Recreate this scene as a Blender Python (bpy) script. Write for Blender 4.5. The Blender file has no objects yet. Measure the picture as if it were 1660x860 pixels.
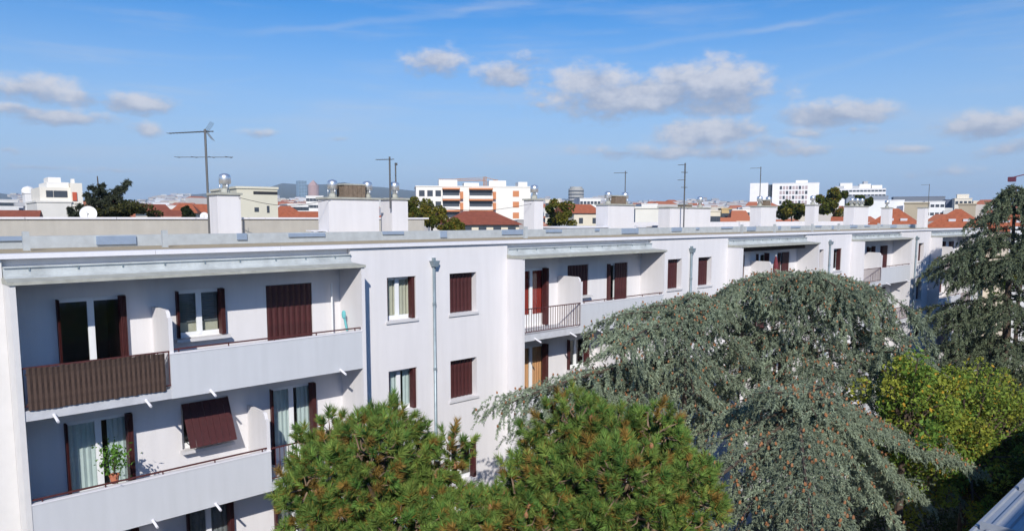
import bpy, math, random
import numpy as np
from math import radians as R
random.seed(7); rng = np.random.default_rng(11)
SC = bpy.context.scene
COL = SC.collection
CZ = 15.8                       # eye height above the ground (ground z = 0)

# ------------------------------------------------------------------ camera
FPX, PX, PY, OFF = 1170.0, 830.0, 480.0, 125.0
TH = math.atan(OFF / FPX)
PHI = math.atan(1264 * math.cos(TH) / FPX)
FW = np.array([math.cos(PHI) * math.cos(TH), math.sin(PHI) * math.cos(TH), -math.sin(TH)])
RT = np.array([math.sin(PHI), -math.cos(PHI), 0.0])
UP = np.cross(RT, FW)
cam = bpy.data.cameras.new('camera'); camo = bpy.data.objects.new('camera', cam); COL.objects.link(camo)
import mathutils
Mc = mathutils.Matrix(((RT[0], UP[0], -FW[0], 0), (RT[1], UP[1], -FW[1], 0), (RT[2], UP[2], -FW[2], CZ), (0, 0, 0, 1)))
camo.matrix_world = Mc
cam.sensor_width = 36; cam.lens = 36 * FPX / 1660; cam.shift_y = (PY - 430) / 1660
cam.clip_start = 0.1; cam.clip_end = 40000
SC.camera = camo

def ray(x, y): return FW * FPX + RT * (x - PX) - UP * (y - PY)
def atY(x, y, Y):
    r = ray(x, y); p = r * Y / r[1]; return np.array([p[0], p[1], p[2] + CZ])
def atD(x, y, d):               # point at horizontal distance d
    r = ray(x, y); p = r * d / math.hypot(r[0], r[1]); return np.array([p[0], p[1], p[2] + CZ])

# ------------------------------------------------------------------ light
SUN_AZ = math.atan2(-0.78, -0.625)      # direction TO the sun in plan
SUN_EL = R(33)
sd = np.array([math.cos(SUN_AZ) * math.cos(SUN_EL), math.sin(SUN_AZ) * math.cos(SUN_EL), math.sin(SUN_EL)])
sun = bpy.data.lights.new('sun', 'SUN'); suno = bpy.data.objects.new('sun', sun); COL.objects.link(suno)
sun.energy = 4.6; sun.angle = R(0.53); sun.color = (1.0, 0.95, 0.87)
suno.rotation_euler = mathutils.Vector(sd).to_track_quat('Z', 'Y').to_euler()
SC.view_settings.view_transform = 'Standard'; SC.view_settings.look = 'None'
SC.view_settings.exposure = 0.15; SC.view_settings.gamma = 1.0
SC.view_settings.use_curve_mapping = False

# ------------------------------------------------------------------ world: sky with clouds
W = bpy.data.worlds.new('World'); SC.world = W; W.use_nodes = True
nt = W.node_tree; nt.nodes.clear()
def NN(tree, t, **kw):
    n = tree.nodes.new(t)
    for k, v in kw.items(): setattr(n, k, v)
    return n
def mth(op, a, b=None, c=None, clamp=False):
    n = nt.nodes.new('ShaderNodeMath'); n.operation = op; n.use_clamp = clamp
    for i, v in enumerate((a, b, c)):
        if v is None: continue
        if isinstance(v, (int, float)): n.inputs[i].default_value = v
        else: nt.links.new(v, n.inputs[i])
    return n.outputs[0]
def sstep(v, lo, hi, o0=0.0, o1=1.0):
    n = NN(nt, 'ShaderNodeMapRange', interpolation_type='SMOOTHSTEP')
    nt.links.new(v, n.inputs[0])
    for i, q in enumerate((lo, hi, o0, o1)): n.inputs[i + 1].default_value = q
    return n.outputs[0]
sky = NN(nt, 'ShaderNodeTexSky', sky_type='NISHITA', sun_disc=False)
sky.sun_elevation = SUN_EL; sky.sun_rotation = math.pi / 2 - SUN_AZ
sky.altitude = 200; sky.air_density = 1.0; sky.dust_density = 0.25; sky.ozone_density = 3.0
hs = NN(nt, 'ShaderNodeHueSaturation'); hs.inputs['Saturation'].default_value = 1.55; hs.inputs['Value'].default_value = 1.0; nt.links.new(sky.outputs[0], hs.inputs['Color'])
tc = NN(nt, 'ShaderNodeTexCoord')
sep = NN(nt, 'ShaderNodeSeparateXYZ'); nt.links.new(tc.outputs['Generated'], sep.inputs[0])
AZ = mth('ARCTAN2', sep.outputs[1], sep.outputs[0]); EL = mth('ARCSINE', sep.outputs[2])
com = NN(nt, 'ShaderNodeCombineXYZ')
nt.links.new(AZ, com.inputs[0]); nt.links.new(mth('MULTIPLY', EL, 1.6), com.inputs[1])
def noise(scale, detail, rough=0.55, off=(0, 0, 0), sc=(1, 1, 1), rot=0):
    mp = NN(nt, 'ShaderNodeMapping'); nt.links.new(com.outputs[0], mp.inputs[0])
    mp.inputs[1].default_value = off; mp.inputs[2].default_value = (0, 0, rot); mp.inputs[3].default_value = sc
    n = NN(nt, 'ShaderNodeTexNoise'); nt.links.new(mp.outputs[0], n.inputs['Vector'])
    n.inputs['Scale'].default_value = scale; n.inputs['Detail'].default_value = detail; n.inputs['Roughness'].default_value = rough
    return n.outputs[0]
nA = noise(26, 6, 0.6); nB = noise(11, 4, 0.55, off=(5, 2, 0)); nC = noise(60, 4, 0.6, off=(2, 7, 0))
wob = mth('MULTIPLY', mth('SUBTRACT', nB, 0.5), 0.055)
wob2 = mth('MULTIPLY', mth('SUBTRACT', noise(11, 4, 0.55, off=(9, 4, 0)), 0.5), 0.03)
AZw = mth('ADD', AZ, wob); ELw = mth('ADD', EL, wob2)
CL = [(55, 148, 80, 24, .85), (95, 190, 85, 13, .95), (225, 168, 58, 17, 1), (238, 208, 30, 9, .7), (425, 218, 34, 8, .6),
      (565, 230, 17, 5, .45), (712, 98, 50, 22, .8), (822, 116, 42, 22, .85), (855, 95, 30, 9, .5), (1050, 155, 175, 34, 1.05), (1165, 142, 72, 40, 1.2),
      (955, 132, 75, 28, .9), (1150, 215, 78, 23, 1.15), (1080, 245, 130, 13, .75), (1175, 250, 60, 10, .8),
      (1290, 244, 55, 9, .65), (1355, 184, 90, 20, 1.1), (1310, 213, 42, 8, .6), (1390, 211, 50, 6, .5),
      (1600, 202, 75, 22, 1.1), (1640, 238, 70, 13, .7), (1010, 248, 55, 9, .7), (1240, 236, 60, 11, .7), (880, 168, 22, 8, .55), (1100, 130, 60, 26, .9), (1470, 240, 60, 7, .5), (30, 180, 60, 10, .8), (130, 160, 45, 14, .75), (1530, 278, 70, 9, .4), (60, 270, 60, 6, .45), (175, 278, 45, 5, .45), (15, 245, 18, 4, .5),
      (-230, 180, 120, 22, .9), (-420, 120, 90, 26, .9), (1850, 150, 130, 28, 1), (1990, 230, 110, 16, .8)]
acc = None; num = None; den = None
for (x, y, hw, hh, s) in CL:
    r0 = ray(x, y); a0 = math.atan2(r0[1], r0[0]); e0 = math.atan2(r0[2], math.hypot(r0[0], r0[1]))
    k = math.hypot(r0[0], r0[1]); 
    r1 = ray(x + hw, y); wa = abs(math.atan2(r1[1], r1[0]) - a0)
    r2 = ray(x, y - hh); wb = abs(math.atan2(r2[2], math.hypot(r2[0], r2[1])) - e0)
    dx = mth('DIVIDE', mth('SUBTRACT', AZw, a0), wa * 1.5)
    dy = mth('DIVIDE', mth('SUBTRACT', ELw, e0), wb * 1.55)
    q = mth('SQRT', mth('ADD', mth('MULTIPLY', dx, dx), mth('MULTIPLY', dy, dy)))
    v = mth('MULTIPLY', mth('SUBTRACT', 1.0, q), s)
    acc = v if acc is None else mth('MAXIMUM', acc, v)
    wgt = mth('MAXIMUM', v, 0.0); wgt = mth('MULTIPLY', wgt, wgt)
    t = mth('MULTIPLY', wgt, dy)
    num = t if num is None else mth('ADD', num, t)
    den = wgt if den is None else mth('ADD', den, wgt)
fb = mth('ADD', mth('MULTIPLY', mth('SUBTRACT', nA, 0.5), 1.45), mth('MULTIPLY', mth('SUBTRACT', nC, 0.5), 0.5))
dens = mth('ADD', acc, fb)
mask = mth('MULTIPLY', sstep(dens, 0.0, 0.72), sstep(acc, -0.35, 0.3))
hgt = mth('DIVIDE', num, mth('ADD', den, 0.001))
lit = mth('ADD', mth('MULTIPLY', hgt, 0.9), mth('MULTIPLY', mth('SUBTRACT', nA, 0.5), 2.6))
lit = sstep(lit, -0.75, 0.7)
ccol = NN(nt, 'ShaderNodeMix', data_type='RGBA'); nt.links.new(lit, ccol.inputs[0])
CK = 6.4
ccol.inputs[6].default_value = (0.37 * CK, 0.43 * CK, 0.585 * CK, 1); ccol.inputs[7].default_value = (0.90 * CK, 0.88 * CK, 0.91 * CK, 1)
# high thin cirrus and old contrails
ci = noise(3.2, 7, 0.62, off=(1, 3, 0), sc=(1.0, 5.5, 1), rot=0.22)
cir = mth('MULTIPLY', sstep(ci, 0.46, 0.80), 0.36)
for (xa, ya, xb, yb, wpx, st) in ((385, 55, 890, -5, 9, .16), (960, 85, 1420, 15, 7, .16), (1240, 140, 1580, 45, 9, .10), (310, 140, 420, 126, 5, .08), (420, 215, 1000, 190, 6, .05)):
    ra = ray(xa, ya); rb = ray(xb, yb)
    A0 = math.atan2(ra[1], ra[0]); E0 = math.atan2(ra[2], math.hypot(ra[0], ra[1]))
    A1 = math.atan2(rb[1], rb[0]); E1 = math.atan2(rb[2], math.hypot(rb[0], rb[1]))
    L = math.hypot(A1 - A0, E1 - E0); ux, uy = (A1 - A0) / L, (E1 - E0) / L
    aa = mth('SUBTRACT', AZ, A0); ee = mth('SUBTRACT', mth('ADD', EL, mth('MULTIPLY', wob2, 0.5)), E0)
    tt = mth('ADD', mth('MULTIPLY', aa, ux), mth('MULTIPLY', ee, uy))
    nn_ = mth('ABSOLUTE', mth('SUBTRACT', mth('MULTIPLY', aa, uy), mth('MULTIPLY', ee, ux)))
    b = mth('MULTIPLY', sstep(nn_, 0.0, wpx / 1170, 1, 0), mth('MULTIPLY', sstep(tt, -0.03, 0.05), sstep(tt, L - 0.06, L + 0.05, 1, 0)))
    cir = mth('ADD', cir, mth('MULTIPLY', b, mth('MULTIPLY', nB, st * 2)))
mx1 = NN(nt, 'ShaderNodeMix', data_type='RGBA'); nt.links.new(cir, mx1.inputs[0])
tn = NN(nt, 'ShaderNodeMix', data_type='RGBA', blend_type='MULTIPLY'); tn.inputs[0].default_value = 1; nt.links.new(hs.outputs[0], tn.inputs[6]); tn.inputs[7].default_value = (0.92, 0.88, 1.02, 1)
lowm = NN(nt, 'ShaderNodeMix', data_type='RGBA'); nt.links.new(sstep(EL, 0.0, 0.36, 0.92, 0.0), lowm.inputs[0])
nt.links.new(tn.outputs[2], lowm.inputs[6]); lowm.inputs[7].default_value = (3.15, 4.5, 6.45, 1)
nt.links.new(lowm.outputs[2], mx1.inputs[6]); mx1.inputs[7].default_value = (0.72 * CK, 0.78 * CK, 0.9 * CK, 1)
mx2 = NN(nt, 'ShaderNodeMix', data_type='RGBA'); nt.links.new(mth('MULTIPLY', mask, 0.84), mx2.inputs[0])
nt.links.new(mx1.outputs[2], mx2.inputs[6]); nt.links.new(ccol.outputs[2], mx2.inputs[7])
bg = NN(nt, 'ShaderNodeBackground'); bg.inputs[1].default_value = 0.12
nt.links.new(mx2.outputs[2], bg.inputs[0])
wo = NN(nt, 'ShaderNodeOutputWorld'); nt.links.new(bg.outputs[0], wo.inputs[0])
W.cycles.sampling_method = 'MANUAL'; W.cycles.sample_map_resolution = 512

# ------------------------------------------------------------------ materials
MATS = {}
def mat(name, col, rough=0.8, metal=0.0, var=0.0, vscale=3.0, bump=0.0, bscale=40.0, spec=0.4, streak=0.0, col2=None, tint=False, transl=0.0):
    if name in MATS: return MATS[name]
    m = bpy.data.materials.new(name); m.use_nodes = True; t = m.node_tree
    b = t.nodes['Principled BSDF']; b.inputs['Roughness'].default_value = rough; b.inputs['Metallic'].default_value = metal
    b.inputs['Specular IOR Level'].default_value = spec
    c = (*col, 1); b.inputs['Base Color'].default_value = c
    src = None
    if tint:
        at = NN(t, 'ShaderNodeAttribute', attribute_name='tint'); src = at.outputs['Color']
    if var > 0 or streak > 0 or bump > 0:
        g = NN(t, 'ShaderNodeTexCoord')
    if var > 0 or streak > 0:
        n = NN(t, 'ShaderNodeTexNoise'); t.links.new(g.outputs['Object'], n.inputs['Vector'])
        n.inputs['Scale'].default_value = vscale; n.inputs['Detail'].default_value = 6; n.inputs['Roughness'].default_value = 0.65
        fac = n.outputs[0]
        if streak > 0:
            mp = NN(t, 'ShaderNodeMapping'); mp.inputs[3].default_value = (2.2, 2.2, 0.18); t.links.new(g.outputs['Object'], mp.inputs[0])
            n2 = NN(t, 'ShaderNodeTexNoise'); t.links.new(mp.outputs[0], n2.inputs['Vector']); n2.inputs['Scale'].default_value = 2.5; n2.inputs['Detail'].default_value = 5
            ad = NN(t, 'ShaderNodeMath', operation='MULTIPLY_ADD'); t.links.new(n2.outputs[0], ad.inputs[0]); ad.inputs[1].default_value = streak / max(var, 1e-3)
            t.links.new(fac, ad.inputs[2]); fac = ad.outputs[0]
            tot = 1 + streak / max(var, 1e-3)
        else: tot = 1
        mr = NN(t, 'ShaderNodeMapRange'); t.links.new(fac, mr.inputs[0])
        mr.inputs[1].default_value = 0.3 * tot; mr.inputs[2].default_value = 0.7 * tot
        mr.inputs[3].default_value = 0; mr.inputs[4].default_value = 1
        mx = NN(t, 'ShaderNodeMix', data_type='RGBA'); t.links.new(mr.outputs[0], mx.inputs[0])
        lo = col2 if col2 else tuple(v * (1 - var) for v in col); hi = col if col2 else tuple(min(1, v * (1 + var * 0.6)) for v in col)
        mx.inputs[6].default_value = (*lo, 1); mx.inputs[7].default_value = (*hi, 1)
        if src is not None:
            ml = NN(t, 'ShaderNodeMix', data_type='RGBA', blend_type='MULTIPLY'); ml.inputs[0].default_value = 1
            t.links.new(src, ml.inputs[6]); t.links.new(mx.outputs[2], ml.inputs[7]); src = ml.outputs[2]
        else: src = mx.outputs[2]
    if src is not None: t.links.new(src, b.inputs['Base Color'])
    if bump > 0:
        nb = NN(t, 'ShaderNodeTexNoise'); t.links.new(g.outputs['Object'], nb.inputs['Vector']); nb.inputs['Scale'].default_value = bscale; nb.inputs['Detail'].default_value = 4
        bp = NN(t, 'ShaderNodeBump'); bp.inputs['Strength'].default_value = bump; bp.inputs['Distance'].default_value = 0.02
        t.links.new(nb.outputs[0], bp.inputs['Height']); t.links.new(bp.outputs[0], b.inputs['Normal'])
    if transl > 0:
        tr = NN(t, 'ShaderNodeBsdfTranslucent'); ms = NN(t, 'ShaderNodeMixShader'); ms.inputs[0].default_value = transl
        if src is not None: t.links.new(src, tr.inputs[0])
        else: tr.inputs[0].default_value = c
        out = t.nodes['Material Output']
        t.links.new(b.outputs[0], ms.inputs[1]); t.links.new(tr.outputs[0], ms.inputs[2]); t.links.new(ms.outputs[0], out.inputs[0])
    MATS[name] = m; return m

STUCCO = mat('stucco white', (0.70, 0.682, 0.692), 0.9, var=0.06, vscale=0.9, bump=0.25, bscale=55, spec=0.2, streak=0.13)
PARA = mat('parapet pale grey paint', (0.555, 0.57, 0.60), 0.85, var=0.06, vscale=1.2, bump=0.15, bscale=50, spec=0.25, streak=0.14)
CREAM = mat('side wall cream', (0.66, 0.645, 0.635), 0.9, var=0.05, bump=0.2, bscale=50, spec=0.2)
ZINC = mat('zinc sheet', (0.54, 0.57, 0.57), 0.55, metal=0.2, var=0.25, vscale=2.5)
COPE = mat('coping white metal', (0.74, 0.73, 0.76), 0.55, var=0.06, vscale=3)
CONC = mat('weathered concrete', (0.44, 0.44, 0.39), 0.95, var=0.3, vscale=4, bump=0.3, bscale=30, col2=(0.31, 0.31, 0.27))
SLABC = mat('balcony slab concrete', (0.52, 0.53, 0.56), 0.9, var=0.12, vscale=4, bump=0.2)
GRAVEL = mat('roof gravel', (0.48, 0.385, 0.25), 1.0, var=0.35, vscale=30, bump=0.8, bscale=90)
PVC = mat('white window frame', (0.78, 0.79, 0.80), 0.4, var=0.03)
MAROON = mat('maroon shutter', (0.062, 0.014, 0.014), 0.55, var=0.3, vscale=8)
RAILR = mat('maroon rail', (0.09, 0.025, 0.024), 0.5, var=0.2, vscale=8)
SILL = mat('pale sill', (0.58, 0.57, 0.58), 0.85, var=0.08)
INT = mat('interior wall', (0.30, 0.27, 0.24), 0.9, var=0.1)
CURT = mat('white curtain', (0.80, 0.87, 0.85), 0.9, var=0.08, transl=0.25)
CURTB = mat('beige curtain', (0.72, 0.66, 0.53), 0.9, var=0.08, transl=0.2)
CURTO = mat('orange blind', (0.72, 0.36, 0.17), 0.8, var=0.1)
CURTR = mat('red curtain', (0.32, 0.03, 0.02), 0.8, var=0.1)
GREYC = mat('grey curtain', (0.20, 0.20, 0.20), 0.9, var=0.1)
SLATB = mat('brown slat', (0.075, 0.046, 0.035), 0.8, var=0.5, vscale=9, bump=0.3)
PIPE = mat('downpipe zinc', (0.27, 0.33, 0.36), 0.45, metal=0.4, var=0.2, vscale=6)
STEEL = mat('polished steel', (0.78, 0.79, 0.80), 0.33, metal=0.85)
ANT = mat('antenna metal', (0.14, 0.14, 0.14), 0.5, metal=0.5)
BRICKV = mat('vent block brown', (0.20, 0.15, 0.11), 0.95, var=0.35, vscale=12, bump=0.4)
DARKM = mat('dark metal', (0.03, 0.03, 0.033), 0.5)
WHITEP = mat('white paint', (0.78, 0.78, 0.78), 0.5)
BARK = mat('bark', (0.085, 0.06, 0.045), 0.95, var=0.4, vscale=9, bump=0.8, bscale=20)
LEAF = mat('foliage', (1, 1, 1), 0.75, tint=True, var=0.12, vscale=1.5, transl=0.18, spec=0.25)
LEAFB = mat('broad leaf', (1, 1, 1), 0.7, tint=True, var=0.12, vscale=1.5, transl=0.36, spec=0.3)
CONEM = mat('cone tan', (0.30, 0.145, 0.07), 0.9, tint=False, var=0.3, vscale=6)
def glass_mat():
    m = bpy.data.materials.new('window glass'); m.use_nodes = True; t = m.node_tree; t.nodes.clear()
    tr = NN(t, 'ShaderNodeBsdfTransparent'); tr.inputs[0].default_value = (0.92, 0.95, 0.95, 1)
    gl = NN(t, 'ShaderNodeBsdfGlossy'); gl.inputs['Roughness'].default_value = 0.02
    fr = NN(t, 'ShaderNodeLayerWeight'); pw = NN(t, 'ShaderNodeMath', operation='POWER'); t.links.new(fr.outputs['Facing'], pw.inputs[0]); pw.inputs[1].default_value = 3.5
    mr = NN(t, 'ShaderNodeMath', operation='MULTIPLY_ADD'); t.links.new(pw.outputs[0], mr.inputs[0]); mr.inputs[1].default_value = 0.7; mr.inputs[2].default_value = 0.045
    ms = NN(t, 'ShaderNodeMixShader'); t.links.new(mr.outputs[0], ms.inputs[0]); t.links.new(tr.outputs[0], ms.inputs[1]); t.links.new(gl.outputs[0], ms.inputs[2])
    o = NN(t, 'ShaderNodeOutputMaterial'); t.links.new(ms.outputs[0], o.inputs[0]); return m
GLASS = glass_mat()

# ------------------------------------------------------------------ mesh helpers
ORG = {}
class MB:
    def __init__(s): s.v = []; s.f = []; s.m = []; s.mi = 0
    def quad(s, a, b, c, d):
        n = len(s.v); s.v += [tuple(a), tuple(b), tuple(c), tuple(d)]; s.f.append((n, n + 1, n + 2, n + 3)); s.m.append(s.mi); return s
    def poly(s, pts):
        n = len(s.v); s.v += [tuple(p) for p in pts]; s.f.append(tuple(range(n, n + len(pts)))); s.m.append(s.mi); return s
    def box(s, x0, x1, y0, y1, z0, z1):
        n = len(s.v)
        s.v += [(x0, y0, z0), (x1, y0, z0), (x1, y1, z0), (x0, y1, z0), (x0, y0, z1), (x1, y0, z1), (x1, y1, z1), (x0, y1, z1)]
        for q in ((0, 3, 2, 1), (4, 5, 6, 7), (0, 1, 5, 4), (1, 2, 6, 5), (2, 3, 7, 6), (3, 0, 4, 7)):
            s.f.append(tuple(n + i for i in q)); s.m.append(s.mi)
        return s
    def prism(s, pts, axis, a, b):
        """polygon pts extruded along axis index from a to b; pts given in the two other axes in order"""
        def P(p, t):
            r = list(p); r.insert(axis, t); return tuple(r)
        n = len(s.v); k = len(pts)
        s.v += [P(p, a) for p in pts] + [P(p, b) for p in pts]
        s.f.append(tuple(n + i for i in range(k))); s.f.append(tuple(n + k + i for i in reversed(range(k)))); s.m += [s.mi] * 2
        for i in range(k):
            j = (i + 1) % k; s.f.append((n + i, n + k + i, n + k + j, n + j)); s.m.append(s.mi)
        return s
    def tube(s, path, rad, seg=8, cap=True):
        path = [np.array(p, float) for p in path]
        if not hasattr(rad, '__len__'): rad = [rad] * len(path)
        rings = []
        for i, p in enumerate(path):
            d = path[min(i + 1, len(path) - 1)] - path[max(i - 1, 0)]; d = d / (np.linalg.norm(d) + 1e-9)
            h = np.array([0, 0, 1.0]) if abs(d[2]) < 0.9 else np.array([1.0, 0, 0])
            u = np.cross(d, h); u /= np.linalg.norm(u); w = np.cross(d, u)
            n = len(s.v)
            for k in range(seg):
                a = 2 * math.pi * k / seg; s.v.append(tuple(p + rad[i] * (math.cos(a) * u + math.sin(a) * w)))
            rings.append(n)
        for a, b in zip(rings[:-1], rings[1:]):
            for k in range(seg):
                k2 = (k + 1) % seg; s.f.append((a + k, b + k, b + k2, a + k2)); s.m.append(s.mi)
        if cap:
            s.f.append(tuple(rings[0] + k for k in range(seg))); s.f.append(tuple(rings[-1] + k for k in reversed(range(seg)))); s.m += [s.mi] * 2
        return s
    def lathe(s, c, prof, seg=16):
        return s.tube([(c[0], c[1], c[2] + z) for r, z in prof], [max(r, 1e-4) for r, z in prof], seg)
    def build(s, name, mats, parent=None, smooth=False):
        o = ORG.get(parent.name, (0, 0, 0)) if parent else (0, 0, 0)
        me = bpy.data.meshes.new(name)
        me.from_pydata([(a - o[0], b - o[1], c - o[2]) for a, b, c in s.v], [], s.f)
        if not isinstance(mats, (list, tuple)): mats = [mats]
        for m in mats: me.materials.append(m)
        if len(mats) > 1: me.polygons.foreach_set('material_index', s.m)
        if smooth: me.polygons.foreach_set('use_smooth', [True] * len(me.polygons))
        me.update()
        ob = bpy.data.objects.new(name, me); COL.objects.link(ob)
        if parent: ob.parent = parent; ORG[ob.name] = o
        return ob
def thing(name, label, cat, loc, group=None, rotz=0):
    o = bpy.data.objects.new(name, None); COL.objects.link(o); o.location = loc; o.empty_display_size = 0.3
    o.rotation_euler = (0, 0, rotz); ORG[o.name] = tuple(loc)
    tag(o, label, cat, group); return o
def tag(o, label=None, cat=None, group=None, kind=None):
    if label: o['label'] = label
    if cat: o['category'] = cat
    if group: o['group'] = group
    if kind: o['kind'] = kind
    return o
def local(name, mb_or_mesh, mats, parent, loc=(0, 0, 0), rot=(0, 0, 0)):
    """child whose mesh is in its own local space; loc in the parent's local space"""
    if isinstance(mb_or_mesh, MB):
        me = bpy.data.meshes.new(name); me.from_pydata(mb_or_mesh.v, [], mb_or_mesh.f)
        if not isinstance(mats, (list, tuple)): mats = [mats]
        for m in mats: me.materials.append(m)
        if len(mats) > 1: me.polygons.foreach_set('material_index', mb_or_mesh.m)
        me.update()
    else: me = mb_or_mesh
    ob = bpy.data.objects.new(name, me); COL.objects.link(ob); ob.location = loc; ob.rotation_euler = rot
    if parent: ob.parent = parent
    return ob
def holes_wall(b, x0, x1, z0, z1, y, depth, holes):
    """vertical wall sheet at y facing -Y with rectangular openings and reveals"""
    xs = sorted({x0, x1, *[h[0] for h in holes], *[h[1] for h in holes]})
    zs = sorted({z0, z1, *[h[2] for h in holes], *[h[3] for h in holes]})
    for i in range(len(xs) - 1):
        for j in range(len(zs) - 1):
            cx, cz = (xs[i] + xs[i + 1]) / 2, (zs[j] + zs[j + 1]) / 2
            if any(h[0] < cx < h[1] and h[2] < cz < h[3] for h in holes): continue
            b.quad((xs[i], y, zs[j]), (xs[i + 1], y, zs[j]), (xs[i + 1], y, zs[j + 1]), (xs[i], y, zs[j + 1]))
    for a, c, e, f in holes:
        b.quad((a, y, e), (a, y, f), (a, y + depth, f), (a, y + depth, e))
        b.quad((c, y, e), (c, y + depth, e), (c, y + depth, f), (c, y, f))
        b.quad((a, y, f), (c, y, f), (c, y + depth, f), (a, y + depth, f))
        b.quad((a, y, e), (a, y + depth, e), (c, y + depth, e), (c, y, e))
    return b

# ================================================================== SETTING: ground
def ridge_y(x):      # skyline of the far hills, as seen, expressed as picture height
    xs = [-900, -300, -60, 0, 30, 60, 120, 250, 400, 440, 470, 520, 580, 640, 690, 760, 860, 1000, 1150, 1230, 1400, 1700, 2200]
    ys = [318, 312, 308, 311, 318, 326, 324, 321, 312, 299, 297, 302, 300, 304, 309, 314, 322, 326, 327, 330, 333, 330, 322]
    return np.interp(x, xs, ys)
RAD = [0, 12, 30, 60, 110, 180, 280, 420, 650, 950, 1400, 2000, 2900, 3600, 4300, 5000, 6200, 8000]
NA = 240
def ground_h(r, az):
    d = (az - PHI + math.pi) % (2 * math.pi) - math.pi
    x = PX - math.tan(max(-1.2, min(1.2, d))) * FPX
    x += 0
    hr = CZ + (355 - ridge_y(x) + 3 * math.sin(az * 37) + 2 * math.sin(az * 91)) / FPX * 5000 * math.cos(max(-1.2, min(1.2, d)))
    t = np.clip((r - 350) / 4650, 0, 1)
    return float(max(hr, 20) * (0.5 * t + 0.5 * t ** 3) * (1 if r <= 5000 else (1 - 0.2 * (r - 5000) / 3000)))
b = MB()
gv = [(0, 0, 0)]
for r in RAD[1:]:
    for k in range(NA):
        az = 2 * math.pi * k / NA; gv.append((r * math.cos(az), r * math.sin(az), ground_h(r, az)))
b.v = gv
for k in range(NA): b.f.append((0, 1 + k, 1 + (k + 1) % NA)); b.m.append(0)
for i in range(len(RAD) - 2):
    for k in range(NA):
        k2 = (k + 1) % NA; a = 1 + i * NA; c = a + NA
        b.f.append((a + k, c + k, c + k2, a + k2)); b.m.append(0)
GROUND = mat('ground', (0.05, 0.06, 0.03), 1.0, var=0.5, vscale=0.05, col2=(0.085, 0.08, 0.06))
g = b.build('ground', GROUND); tag(g, 'ground of lawn and town reaching to the blue hills', None, None, 'structure')
b = MB().box(-15, 85, 11.2, 13.6, 0.004, 0.03)
pth = b.build('path', mat('path asphalt', (0.12, 0.12, 0.12), 0.95, var=0.2, vscale=2, bump=0.3)); tag(pth, 'asphalt path in the courtyard along the white building', None, None, 'structure')

# ================================================================== THE WHITE APARTMENT BUILDING
X0, ML, BW = 2.37, 13.85, 7.95
P, F, B = 16.93, 17.65, 18.10
NM = 5
XE = X0 + ML * NM
BK = 29.0
ST = 2.75
NF = 5
def z(r): return CZ + r
apt = thing('apartment_building', 'long white apartment building with recessed balconies and maroon shutters', 'building', (X0, P, 0))

# shared shutter slat / pane meshes ------------------------------------------------
def slat_mesh(w, h, name):
    s = MB(); s.prism([(0, 0), (w * .35, -.022), (w * .65, -.022), (w, 0), (w, .012), (0, .012)], 2, 0, h)
    me = bpy.data.meshes.new(name); me.from_pydata(s.v, [], s.f); me.materials.append(MAROON); me.update(); return me
SLATM = {}
def slats(parent, x0, x1, zb, zt, y, tilt=0):
    w = 0.158; n = max(2, round((x1 - x0) / w)); w = (x1 - x0) / n; h = zt - zb
    key = (round(w, 3), round(h, 3))
    if key not in SLATM: SLATM[key] = slat_mesh(w - .006, h, 'slat')
    o = ORG[parent.name]
    for i in range(n):
        local('slat', SLATM[key], None, parent, (x0 + i * w + .003 - o[0], y - o[1], zb - o[2]), (tilt, 0, 0))
def curtain(parent, x0, x1, zb, zt, y, m, amp=.025):
    c = MB(); n = max(6, int((x1 - x0) / .035)); xs = [x0 + (x1 - x0) * i / n for i in range(n + 1)]
    for i in range(n):
        ya = y + amp * math.sin(i * 1.9) * (0.7 + 0.3 * math.sin(i * .7)); yb = y + amp * math.sin((i + 1) * 1.9) * (0.7 + 0.3 * math.sin((i + 1) * .7))
        c.quad((xs[i], ya, zb), (xs[i + 1], yb, zb), (xs[i + 1], yb, zt), (xs[i], ya, zt))
    c.build('curtain', m, parent, smooth=True)
def folded(parent, x0, x1, zb, zt, y0, y1):
    """stack of folded shutter leaves"""
    s = MB(); n = 4
    for i in range(n):
        a = x0 + (x1 - x0) * i / n; c = x0 + (x1 - x0) * (i + .8) / n
        s.prism([(a, y0), (a + (c - a) * .5, y0 - .012), (c, y0), (c, y1), (a, y1)], 2, zb, zt)
    s.build('shutter', MAROON, parent)
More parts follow.
